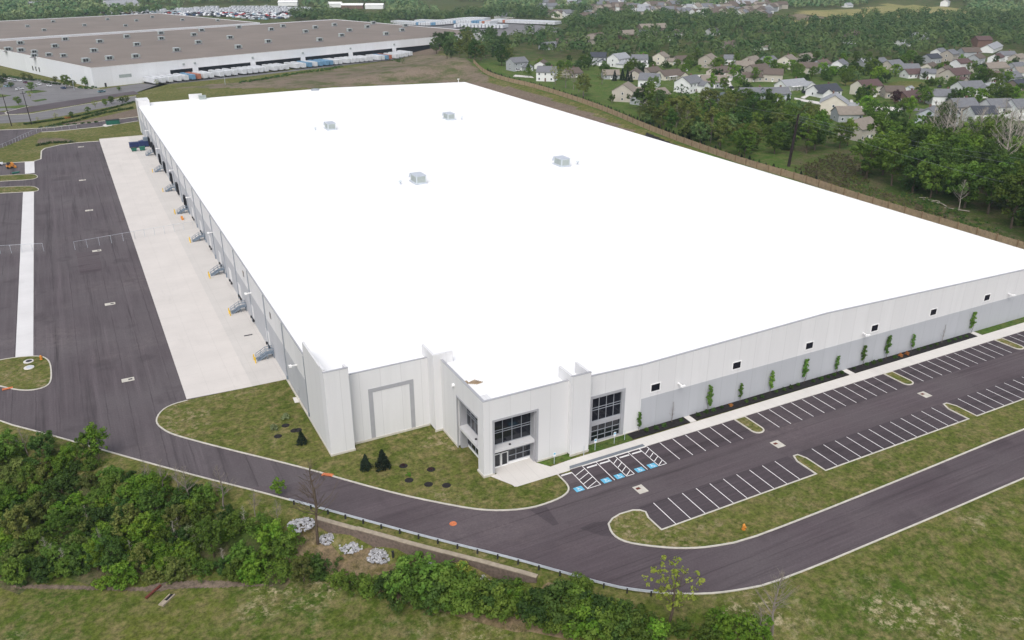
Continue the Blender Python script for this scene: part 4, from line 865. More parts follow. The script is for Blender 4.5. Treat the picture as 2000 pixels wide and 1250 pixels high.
for a in rp:
    z = H1(*a); q = MB(fo); q.box(a[0]-.17, a[0]+.17, a[1]-.17, a[1]+.17, z-.3, z+2.6); q.build('post', 'wood_post', t)
tx = [resample([(p[0]-3.2, p[1]-.5) for p in fp], 4.0)]
drape('gravel_drain', [(1262,258),(1320,283),(1380,305),(1455,329),(1452,336),(1375,313),(1310,291),(1258,267)], 'black_mulch', .25, 0, .8)
def chain(name, label, pts, hh=2.4):
    w_ = [T(*p) for p in pts]; o = w_[0]; t = thing(name, label, 'fence', o); post = MB(o); fab = MB(o); rail = MB(o)
    for a, c in zip(w_[:-1], w_[1:]):
        L = math.dist(a, c); n = max(1, round(L/3)); rail.tube((a[0],a[1],a[2]+hh), (c[0],c[1],c[2]+hh), .035, .035, 5)
        fab.add([(a[0],a[1],a[2]+.05),(c[0],c[1],c[2]+.05),(c[0],c[1],c[2]+hh),(a[0],a[1],a[2]+hh)], [(0,1,2,3)])
        for k in range(n+1):
            x, y, z = (a[i]+(c[i]-a[i])*k/n for i in range(3)); pb = MB(o); pb.tube((x,y,z), (x,y,z+hh+.05), .042, .042, 6); pb.build('post', 'galvanised', t)
    rail.build('top_rail', 'galvanised', t); fab.build('mesh_fabric', 'chain_link', t)
chain('chain_link_fence', 'chain-link fence across the concrete apron and the court', [(264,467),(378,447)]); chain('chain_link_gate', 'rolling chain-link gate standing open on the asphalt court', [(147,488),(264,467)]); chain('chain_link_fence', 'chain-link fence across the left trailer pavement', [(-20,497),(86,491)])
chain('chain_link_fence', 'chain-link fence curving along the far left drive', [(-30,305),(20,283),(62,263),(92,255),(150,251)], 1.8)
def pole(px, py, h, r, label, cross=True, lean=(0,0)):
    x, y, z = T(px, py); t = thing('utility_pole', label, 'utility pole', (x, y, z)); q = MB(); q.tube((0,0,-.5), (lean[0], lean[1], h), r, r*.6, 8); q.build('shaft', 'pole_wood', t)
    if cross: q = MB(); q.box(lean[0]-1.2, lean[0]+1.2, lean[1]-.1, lean[1]+.1, h-1.2, h-1.0); q.build('crossarm', 'pole_wood', t)
    return (x+lean[0], y+lean[1], z+h)
top = pole(1540, 325, 19.0, .58, 'tall leaning dark utility pole beyond the wooden fence', False, (2.2, .6))
pole(62, 243, 16, .22, 'dark utility pole beside the far left road, right of the pair', True, (-.8,0)); pole(23, 246, 15, .22, 'dark utility pole beside the far left road, left of the pair', True, (-.8,0))
for k, ((px, py, zz), dzp) in enumerate(((( 2150,330,14),-.8),((2150,345,13),-1.6),((2150,400,12),-2.4),((1300,165,13),-.8))):
    e = (*G(px, py, zz+ZP), zz+ZP); q = MB(top); a = Vector((top[0], top[1], top[2]+dzp)); c = Vector(e); prev = a
    for i in range(1, 17):
        f = i/16; p = a.lerp(c, f); p.z -= 4*1.6*f*(1-f); q.tube(prev, p, .022, .022, 4, False); prev = p
    o = q.build('power_line', 'metal_grey'); o.location = top; tag(o, ('highest','second','lowest')[k]+' power line from the tall pole over the right woods' if k < 3 else 'power line from the tall pole back over the houses', 'power line')
for px, py, h, lb in ((145,176,9,'thin parking lot light pole in front of the far white wall'),(440,165,10,'thin light pole in the far trailer yard')):
    x, y, z = T(px, py); t = thing('light_pole', lb, 'light pole', (x, y, z)); q = MB(); q.tube((0,0,0),(0,0,h),.12,.08,6); q.build('shaft', 'galvanised', t); q = MB(); q.box(-.8,.8,-.2,.2,h,h+.2); q.build('lamp_head', 'galvanised', t)
# ================================================================== UPPER LEFT: ROADS, BANKS, HEDGE ROWS
def flat(name, pts, mat, z, n=0): q = MB(); q.prism(GP(pts) if not n else chaikin(GP(pts), n, True), None, z); return struct(q.build(name, mat))
flat('far_parking', [(-40,165),(0,152),(40,150),(75,155),(110,160),(150,171),(195,175),(240,168),(275,163),(330,164),(480,150),(840,108),(835,100),(560,138),(330,158),(262,182),(180,195),(110,203),(55,208),(40,212),(-60,225)], 'asphalt_old', .02)
flat('entry_drive', [(-60,214),(8,219),(20,215),(110,200),(262,178),(272,184),(240,187),(150,205),(55,220),(14,224),(-60,231)], 'asphalt_lot', .03)
flat('public_road', [(-80,233),(15,225),(60,223),(150,207),(265,188),(272,198),(170,217),(100,231),(55,238),(-80,246)], 'asphalt_old', .025)
flat('service_drive', [(-80,258),(8,254),(100,250),(200,237),(268,229),(272,237),(200,247),(110,256),(82,257),(55,268),(20,282),(-60,312)], 'asphalt_court', .03)
flat('earth_bank', [(118,241),(150,238),(210,226),(268,212),(270,228),(200,236),(135,245)], 'soil', .04)
flat('earth_basin', [(72,281),(74,271),(95,268),(130,271),(152,277),(100,279),(80,284)], 'brown_dirt', .04, 1)
kb = MB()
for p in ([(-60,255),(8,254),(100,249.5),(270,228)], [(82,258),(110,256.5),(200,247.5),(270,236.5)], [(-80,232),(15,224),(60,222.5),(150,206.5),(265,187.5)], [(55,208),(14,218),(10,221),(16,224)], [(193,276),(150,279),(118,283),(88,290),(81,295),(80,311),(66,315.5),(0,319.5),(-40,321)], [(195,174),(150,171.5),(110,160)]):
    kb.ribbon(GP(p), -.25, .25, 0, .17)
kb.ribbon([(9.6,423.2),(28.3,423.2)], -.2, .2, 0, .1)
struct(kb.build('far_kerbs', 'kerb_concrete'))
flat('utility_pad', [(200,245),(212,240),(222,239),(219,246),(205,248)], 'concrete_walk', .12)
for x0, x1, lb in ((-30,52,'left'),(56,90,'second'),(60,120,'third')): pass
isl2 = MB()
for p in ([(-20,186),(0,184),(22,187),(0,190),(-20,191)], [(50,178),(70,176),(92,178),(70,182),(48,181)], [(62,197),(88,193),(92,195),(70,199)], [(-20,212),(0,211),(35,212),(50,208),(55,206),(40,206),(0,209)]): isl2.prism(GP(p), 0, .14)
struct(isl2.build('parking_islands', 'yard_grass', fix=True))

# ================================================================== FAR WAREHOUSE AND ITS TRAILERS
BA = atan2(.335, .942); BO = (17.0, 597.0, 0.0)
def B(u, v): return (BO[0]+u*cos(BA)-v*sin(BA), BO[1]+u*sin(BA)+v*cos(BA))
def bq(*r):
    q = MB()
    for a in r: q.box(*a)
    return q
fw = thing('distribution_warehouse', 'wide far warehouse with brown-grey roof and white dock wall lined with trailers', 'warehouse', BO, BA)
UR, VR = 356, 236
bq((0,UR,0,VR,11.0,11.5)).build('roof', 'far_roof', fw)
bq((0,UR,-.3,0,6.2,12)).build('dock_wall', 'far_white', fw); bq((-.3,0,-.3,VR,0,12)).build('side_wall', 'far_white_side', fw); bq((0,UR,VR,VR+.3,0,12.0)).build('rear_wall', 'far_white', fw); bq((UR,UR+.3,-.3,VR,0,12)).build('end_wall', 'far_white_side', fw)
bq((-.35,UR+.35,-.4,.1,12,12.12),(-.4,.1,-.3,VR,12,12.12)).build('coping', 'trim_white', fw)
GR = [(50,66),(70,110),(114,152),(156,196),(200,240),(244,286),(290,330)]
px0 = [(0,50)]+[(GR[i][1], GR[i+1][0]) for i in range(len(GR)-1)]+[(330,UR)]
bq(*[(a,c,-.35,0,0,6.2) for a, c in px0]).build('dock_pier', 'far_white', fw)
for a, c in GR:
    bq((a,c,.6,.9,0,6.2),(a,c,-.3,.7,6.05,6.2)).build('dock_recess', 'dark_opening', fw)
for k, u in enumerate((60,68,112,154,198,242,288)): bq((u-.7,u+.7,-.75,-.3,8.6,9.8)).build('wall_vent', 'hvac', fw)
bq((6,7.2,-.42,-.3,0,2.4)).build('door', 'dark_iron', fw)
q = bq(*[(-.45,-.3,y,y+1.6,2.2,5.2) for y in (88,94,100)]); q.build('side_window', 'window_glass', fw)
bq((16,24,-.4,-.3,4.5,6.5)).build('louvre', 'hvac', fw)
bq((0,UR,VR+.3,VR+9,11.2,11.6)).build('roof_walkway', 'far_roof_stripe', fw)
f2 = thing('rear_warehouse', 'farthest low warehouse with brown roof behind the brown-roofed one', 'warehouse', (*B(-80,VR+10), 0), BA)
bq((0,350,0,220,11.6,12.1)).build('roof', 'far_roof', f2); bq((0,350,-.3,0,0,12.6)).build('front_wall', 'far_white', f2); bq((350,350.3,-.3,220,0,12.6)).build('end_wall', 'far_white_side', f2); bq((-.3,0,-.3,220,0,12.6)).build('side_wall', 'far_white_side', f2); bq((0,350,220,220.3,0,12.6)).build('rear_wall', 'far_white', f2)
HV = [(160,340),(65,390),(165,397),(268,407),(268,437),(382,430),(497,437),(430,365),(510,310),(735,400),(780,328),(670,478),(855,460),(1060,445),(1070,352),(990,290),(1257,262),(1260,305),(1515,275),(1575,240),(1380,395),(1550,335),(1797,297),(1862,372),(1865,215)]
HV = [(a/4, c/4) for a, c in HV]+[(500+a/4, c/4) for a, c in ((95,328),(118,233),(210,207),(388,250),(463,218),(497,315),(612,197),(668,280),(730,240),(870,212),(915,182),(1015,268),(1140,238),(1165,203))]
HV2 = [(a/4, c/4) for a, c in ((215,205),(345,235),(415,168),(660,197),(840,150),(1065,160),(980,200),(1190,133),(1425,155),(1700,160))]
hproto = None
def far_unit(px, py, zr, sc, label):
    global hproto
    x, y = G(px, py, zr+1); z = zr
    if hproto is None:
        hproto = t = thing('rooftop_unit', label, 'air handler', (x, y, z), BA, 'air handling units on the brown roof'); t.scale = (sc,)*3
        bq((-2.4,2.4,-1.5,1.5,0,.5),(-3.3,3.3,-2.3,2.0,0,.06)).build('curb', 'far_roof_stripe', t); bq((-2.1,1.4,-1.2,1.2,.5,2.7),(1.4,2.6,-1.1,1.1,1.0,2.5)).build('housing', 'hvac', t); bq((-2.2,1.5,-1.3,1.3,2.7,2.85)).build('cap', 'hvac_pale', t); bq((-1.8,-.4,-1.24,-1.2,.8,2.4),(-.1,1.1,-1.24,-1.2,.8,2.4)).build('intake_grille', 'dark_iron', t)
    else: dup(hproto, (x, y, z), BA, label, sc)
RWS = {}
for px, py in HV:
    k = 'front' if py > 98 else 'second' if py > 82 else 'third' if py > 66 else 'back'; RWS.setdefault(k, []).append((px, py))
for k, l in RWS.items():
    for i, (px, py) in enumerate(sorted(l)): far_unit(px, py, 11.5, .9 if 60 < px < 130 and py > 100 else 1.08, 'grey rooftop unit in the %s band of the nearer brown roof, %s from the left' % (k, nth(i)))
for i, (px, py) in enumerate(sorted(HV2)): far_unit(px, py, 12.1, .8, 'small grey unit on the farthest brown roof, %s from the left' % nth(i))
TP = {}
def trailer(x, y, a, colr, label, group, full=True):
    zt = H1(x, y)+.03
    key = (colr, full)
    if key not in TP:
        t = thing('semi_trailer', label, 'trailer', (x, y, zt), a, group)
        bq((-8,8,-1.28,1.28,1.15,4.1)).build('box_body', colr, t)
        if full:
            bq((-7.8,7.8,-.5,.5,.9,1.15),(-5,4,-1.2,-1.1,.45,.95),(-5,4,1.1,1.2,.45,.95)).build('chassis', 'dark_iron', t)
            q = MB()
            for c in (-6.6,-5.4):
                for e in (-1.1,1.1): q.tube((c,e-.25,.5),(c,e+.25,.5),.5,.5,8)
            q.build('wheels', 'tyre', t); bq((4.8,5.1,-.9,-.7,0,1.15),(4.8,5.1,.7,.9,0,1.15)).build('landing_gear', 'dark_iron', t)
        TP[key] = t
    else:
        dup(TP[key], (x, y, zt), a, label)['group'] = group
pg = [(292,335,'w'),(337,366,'w'),(367,377,'b'),(378,388,'r'),(389,414,'w'),(420,461,'w'),(466,520,'w'),(526,560,'w'),(568,594,'w'),(596,603,'b'),(605,615,'w'),(617,624,'b'),(628,645,'b'),(646,662,'w'),(668,722,'w'),(730,745,'w'),(746,752,'b'),(753,757,'r'),(764,800,'w')]
NMC = {'w':'trailer_white','b':'trailer_blue','r':'trailer_red'}; CN = {'w':'white','b':'blue','r':'red-orange'}
def u_at(px):
    lo, hi = 0., 360.
    for _ in range(40):
        m_ = (lo+hi)/2; P_ = PX(*B(m_, -12), 0)
        if P_[0] < px: lo = m_
        else: hi = m_
    return lo
us = []
for a, c, k in pg:
    ua, uc = u_at(a), u_at(c); n = max(1, int(round((uc-ua)/4.7)))
    for i in range(n): us.append((ua+(uc-ua)*(i+.5)/n, k))
cc = {'w':0,'b':0,'r':0}
for u, k in us:
    x, y = B(u, -9.2); cc[k] += 1
    trailer(x, y, BA-pi/2, NMC[k], '%s trailer backed to the far dock wall, %s %s one from the left' % (CN[k], nth(cc[k]-1), CN[k]), 'trailers at the far dock wall')
rn = 0
for (xa, ya), (xb, yb), n, nm, zz in (((818,44),(950,49),30,'back',0),((772,48),(962,58),40,'middle',0),((968,53),(1088,59),26,'right',0),((895,63),(985,66),14,'front',0)):
    A_, B_ = G(xa, ya, 2), G(xb, yb, 2); an = atan2(B_[1]-A_[1], B_[0]-A_[0])+pi/2
    for i in range(n):
        f = i/(n-1); c = 'trailer_blue' if nm == 'middle' and i in (11, 17, 18, 26, 33, 34, 35) else 'trailer_red' if (nm, i) in (('middle',37),('right',5)) else 'trailer_white'
        x, y = A_[0]+(B_[0]-A_[0])*f, A_[1]+(B_[1]-A_[1])*f
        trailer(x, y, an, c, '%s trailer in the %s row of the far yard, %s from the left' % (c[8:].replace('red','red-orange'), nm, nth(i)), 'trailers parked in the far yard', False)
drape('far_yard', [(760,46),(960,40),(1100,54),(1095,64),(960,72),(880,66)], 'asphalt_old', .05, 0, 5)

# ================================================================== CARS
def car_parts(t):
    q = MB(); q.xzprism([(-2.25,.35),(2.2,.35),(2.3,.65),(2.1,.85),(1.1,.95),(-1.6,1.0),(-2.25,.9)], -.88, .88); bd = q.build('body', 'vehicle_paint', t, True)
    q = MB(); q.add([(-1.8,-.8,.98),(1.0,-.8,.94),(1.0,.8,.94),(-1.8,.8,.98),(-1.2,-.62,1.44),(.2,-.62,1.44),(.2,.62,1.44),(-1.2,.62,1.44)], [(0,1,5,4),(1,2,6,5),(2,3,7,6),(3,0,4,7)]); q.build('windows', 'window_glass', t)
    q = MB(); q.add([(-1.25,-.64,1.45),(.25,-.64,1.45),(.25,.64,1.45),(-1.25,.64,1.45)], [(0,1,2,3)]); rf = q.build('roof', 'vehicle_paint', t)
    for a in (-1.4,1.4):
        for c in (-.82,.82): q = MB(); q.tube((a,c-.1,.32),(a,c+.1,.32),.32,.32,8); q.build('wheel', 'tyre', t)
CARS = {'white':(.75,.76,.78),'silver':(.42,.45,.48),'dark grey':(.06,.065,.075),'black':(.015,.015,.018),'dark blue':(.03,.06,.14),'maroon':(.12,.03,.06),'pale blue':(.25,.38,.45),'red':(.4,.03,.03),'teal':(.10,.20,.24)}
cproto = None
def car(x, y, z, a, colr, label, group=None):
    global cproto
    if cproto is None:
        cproto = t = thing('parked_car', label, 'car', (x, y, z), a, group); car_parts(t)
    else:
        t = dup(cproto, (x, y, z), a, label)
        if group: t['group'] = group
        elif 'group' in t: del t['group']
    for ch in t.children:
        if ch.name.startswith(('body', 'roof')): ch.color = (*CARS[colr], 1)
    return t
CP = [(2,153,'silver','cut off at the left edge in the row under the shrubs'),(17,156.5,'white','leftmost fully seen in the row under the far white wall'),(28,158.5,'silver','second in the row under the far white wall'),(38,159,'white','third in the row under the far white wall'),(50,162.5,'maroon','between the white cars under the far white wall'),(76,166,'white','right of the young tree, row under the far white wall'),(96,169,'white','rightmost in the row under the far white wall'),(124,173.5,'dark blue','half behind the big tree by the far white wall'),(14,170,'pale blue','in the open lot, back of two side by side'),(20,168,'teal','in the open lot, right of the pale blue one'),(1,163,'dark grey','at the left frame edge in the open lot'),(39,175.5,'white','standing alone in the open lot'),(199,180.5,'teal','alone at the right end of the far lot')]
for px, py, c, lb in CP:
    x, y = G(px, py); car(x, y, .03, BA+pi/2+.25 if py > 163 and px < 30 else BA+.15 if px > 190 or px == 39 else BA+pi/2, c, '%s car %s' % (c, lb), 'cars in the far warehouse lot')
for px, py, c, a, lb in ((1012,139,'white',.3,'white car in front of the grey-blue house at the fence end'),(1340,139,'white',.9,'white car on the street between the left houses'),(1428,173,'black',1.2,'black car on the drive behind the long wooded belt'),(1572,182,'black',.2,'black car on the drive left of the porch house'),(1776,266,'white',.1,'white car beside the right woods'),(1768,268,'white',1.4,'white van-like car left of the other white one by the woods'),(1662,222,'white',.2,'white car behind the cream house'),(1835,171,'dark grey',.5,'dark grey car by the maroon-roofed big house')):
    x, y, z = T(px, py); car(x, y, z+.05, a, c, lb)
LOTP = [(152,30),(250,21),(330,18),(405,14),(520,12),(590,15),(640,18),(640,24),(580,30),(560,37),(500,40),(470,36),(400,32),(300,32),(225,33)]
cand = []
for r_ in range(15):
    for i in range(70):
        px = 150+490*(i+.5*(r_ % 2)+random.uniform(-.25,.25))/70; py = 12+r_*1.9+random.uniform(-.25,.25)
        if inpoly(px, py, LOTP) and not (430 < px < 450 and py < 17): cand.append((px, py))
cand.sort(key=lambda p: -p[1]); lotz = lambda x, y: H1(x, y)
drape('storage_lot', LOTP, 'asphalt_old', .25, 1, 12)
WTS = ['white']*5+['silver']*4+['dark grey']*2+['black']*2+['dark blue','maroon','pale blue','red']
cbody = None
for k, (px, py) in enumerate(cand[:262]):
    x, y, z = T(px, py); c = random.choice(WTS); o = link('stored_car', None) if False else None
    if cbody is None:
        q = MB(); q.xzprism([(-2.25,.1),(2.3,.1),(2.2,.85),(1.1,.95),(.2,1.45),(-1.2,1.45),(-2.0,.95),(-2.25,.9)], -.9, .9); cbody = q.mesh('stored_car', 'vehicle_paint')
    o = link('stored_car', cbody); o.location = (x, y, z+.3); o.rotation_euler = (0,0,BA+.5+random.choice((0, pi/2))); o.color = (*CARS[c], 1); o.scale = (1.25,)*3
    tag(o, 'tiny %s car in the crowded storage lot beyond the farthest roof' % c, 'car', 'tiny %s cars in the distant storage lot' % c)
qs = MB()
for px, py in cand[262:]:
    x, y, z = T(px, py); qs.obox((x, y, z+.3), 5.2, 2.2, 1.5, BA+.5)
if qs.v: o = qs.build('stored_cars', 'trailer_white'); tag(o, 'rest of the distant rows of stored cars beyond the farthest roof', 'cars', kind='stuff')

# ================================================================== HOUSES
HC_ = {'white':(.72,.73,.73),'cream':(.62,.585,.50),'beige':(.46,.425,.37),'tan':(.38,.345,.30),'grey':(.36,.38,.40),'blue':(.46,.50,.55),'brick':(.17,.105,.085),'brown':(.21,.175,.15)}
RC_ = {'grey':(.16,.165,.18),'dark':(.055,.06,.075),'brown':(.125,.10,.085),'tan':(.23,.20,.17),'maroon':(.105,.068,.066),'light':(.30,.31,.33),'teal':(.10,.12,.13)}
for k, v in HC_.items(): plain('siding_'+k, v, .8, .05, .4)
for k, v in RC_.items(): plain('shingle_'+k, v, .95, .12, .8)
def gable(q_w, q_r, cx, cy, z0, L, D, hw, rh, a, ov=.45):
    "box with a gable roof, ridge along its length"
    ca, sa = cos(a), sin(a); R = lambda u, v, z: (cx+u*ca-v*sa, cy+u*sa+v*ca, z)
    l, d = L/2, D/2
    q_w.add([R(-l,-d,z0),R(l,-d,z0),R(l,d,z0),R(-l,d,z0),R(-l,-d,z0+hw),R(l,-d,z0+hw),R(l,d,z0+hw),R(-l,d,z0+hw),R(-l,0,z0+hw+rh),R(l,0,z0+hw+rh)],
        [(0,1,5,4),(2,3,7,6),(1,2,6,9,5),(3,0,4,8,7)])
    s = rh/d; e = d+ov; zl = z0+hw-ov*s; zt = z0+hw+rh; l2 = l+ov*.7; th = .22
    for sg in (-1, 1):
        q_r.add([R(-l2,sg*e,zl+.05),R(l2,sg*e,zl+.05),R(l2,0,zt+.05),R(-l2,0,zt+.05),R(-l2,sg*e,zl+.05+th),R(l2,sg*e,zl+.05+th),R(l2,0,zt+.05+th),R(-l2,0,zt+.05+th)],
            [(4,5,6,7) if sg < 0 else (7,6,5,4),(0,1,5,4),(0,4,7,3),(1,2,6,5),(3,2,1,0) if sg < 0 else (0,1,2,3)])
HOUSES = []
def house(px, py, wc, rc, L, D, st, a, label, wing=None, porch=False, near=True, chim=False):
    x, y, z = T(px, py); hw = 2.9*st-.1; rh = D*.30; t = thing('house', label, 'house', (x, y, z-.1), a, 'suburban houses' if near else 'distant suburban houses')
    HOUSES.append((px, py, x, y, label, wc, rc, max(L, D)))
    w_, r_ = MB(), MB(); gable(w_, r_, 0, 0, 0, L, D, hw, rh, 0); w_.build('wall', 'siding_'+wc, t); rf = r_.build('roof', 'shingle_'+rc, t)
    if chim: q = MB(); q.box(L*.2,L*.2+.8,.6,1.4,hw+rh*.3,hw+rh+1.0); q.build('chimney', 'siding_brick', rf)
    if wing:
        wl, wd, ws, sg = wing; w_, r_ = MB(), MB(); gable(w_, r_, sg*(L/2-wd/2+.6), -(D/2+wl/2-1.2), 0, wl, wd, 2.9*ws-.25, wd*.3, pi/2); w_.build('wing_wall', 'siding_'+wc, t); r_.build('wing_roof', 'shingle_'+rc, t)
        q = MB(); y0 = -(D/2+wl-1.2); q.box(sg*(L/2-wd/2+.6)-min(2.4,wd*.36), sg*(L/2-wd/2+.6)+min(2.4,wd*.36), y0-.04, y0+.02, 0, 2.2); q.build('garage_door', 'trim_white', t)
    if porch: q = MB(); q.box(-L*.32,L*.2,-D/2-2,-D/2,2.35,2.55); [q.box(u-.1,u+.1,-D/2-1.9,-D/2-1.7,0,2.35) for u in (-L*.3,-L*.1,L*.05,L*.18)]; q.build('porch', 'trim_white', t)
    if near:
        for s_ in range(int(st)):
            n = max(2, int(L/3.4))
            for k in range(n):
                u = -L/2+L*(k+.5)/n
                for sg in (-1, 1):
                    if wing and sg < 0 and s_ == 0 and abs(u-wing[3]*(L/2-wing[1]/2)) < wing[1]/2+.4: continue
                    q = MB(); y1 = sg*(D/2+.03); q.box(u-.62,u+.62,min(y1,y1-sg*.06),max(y1,y1-sg*.06),.8+2.9*s_,2.3+2.9*s_); f_ = q.build('window', 'trim_white', t)
                    q = MB(); y2 = sg*(D/2+.05); q.box(u-.48,u+.48,min(y2,y2-sg*.05),max(y2,y2-sg*.05),.94+2.9*s_,2.16+2.9*s_); q.build('pane', 'house_glass', f_)
            for sg in (-1, 1):
                q = MB(); x1 = sg*(L/2+.03); q.box(min(x1,x1-sg*.06),max(x1,x1-sg*.06),-.6,.6,.85+2.9*s_,2.25+2.9*s_); f_ = q.build('window', 'trim_white', t); q = MB(); x2 = sg*(L/2+.05); q.box(min(x2,x2-sg*.05),max(x2,x2-sg*.05),-.46,.46,.98+2.9*s_,2.12+2.9*s_); q.build('pane', 'house_glass', f_)
        q = MB(); q.box(-.5,.5,-D/2-.05,-D/2,0,2.1); q.build('door', 'siding_brick' if wc in ('white','cream') else 'trim_white', t)
    return t
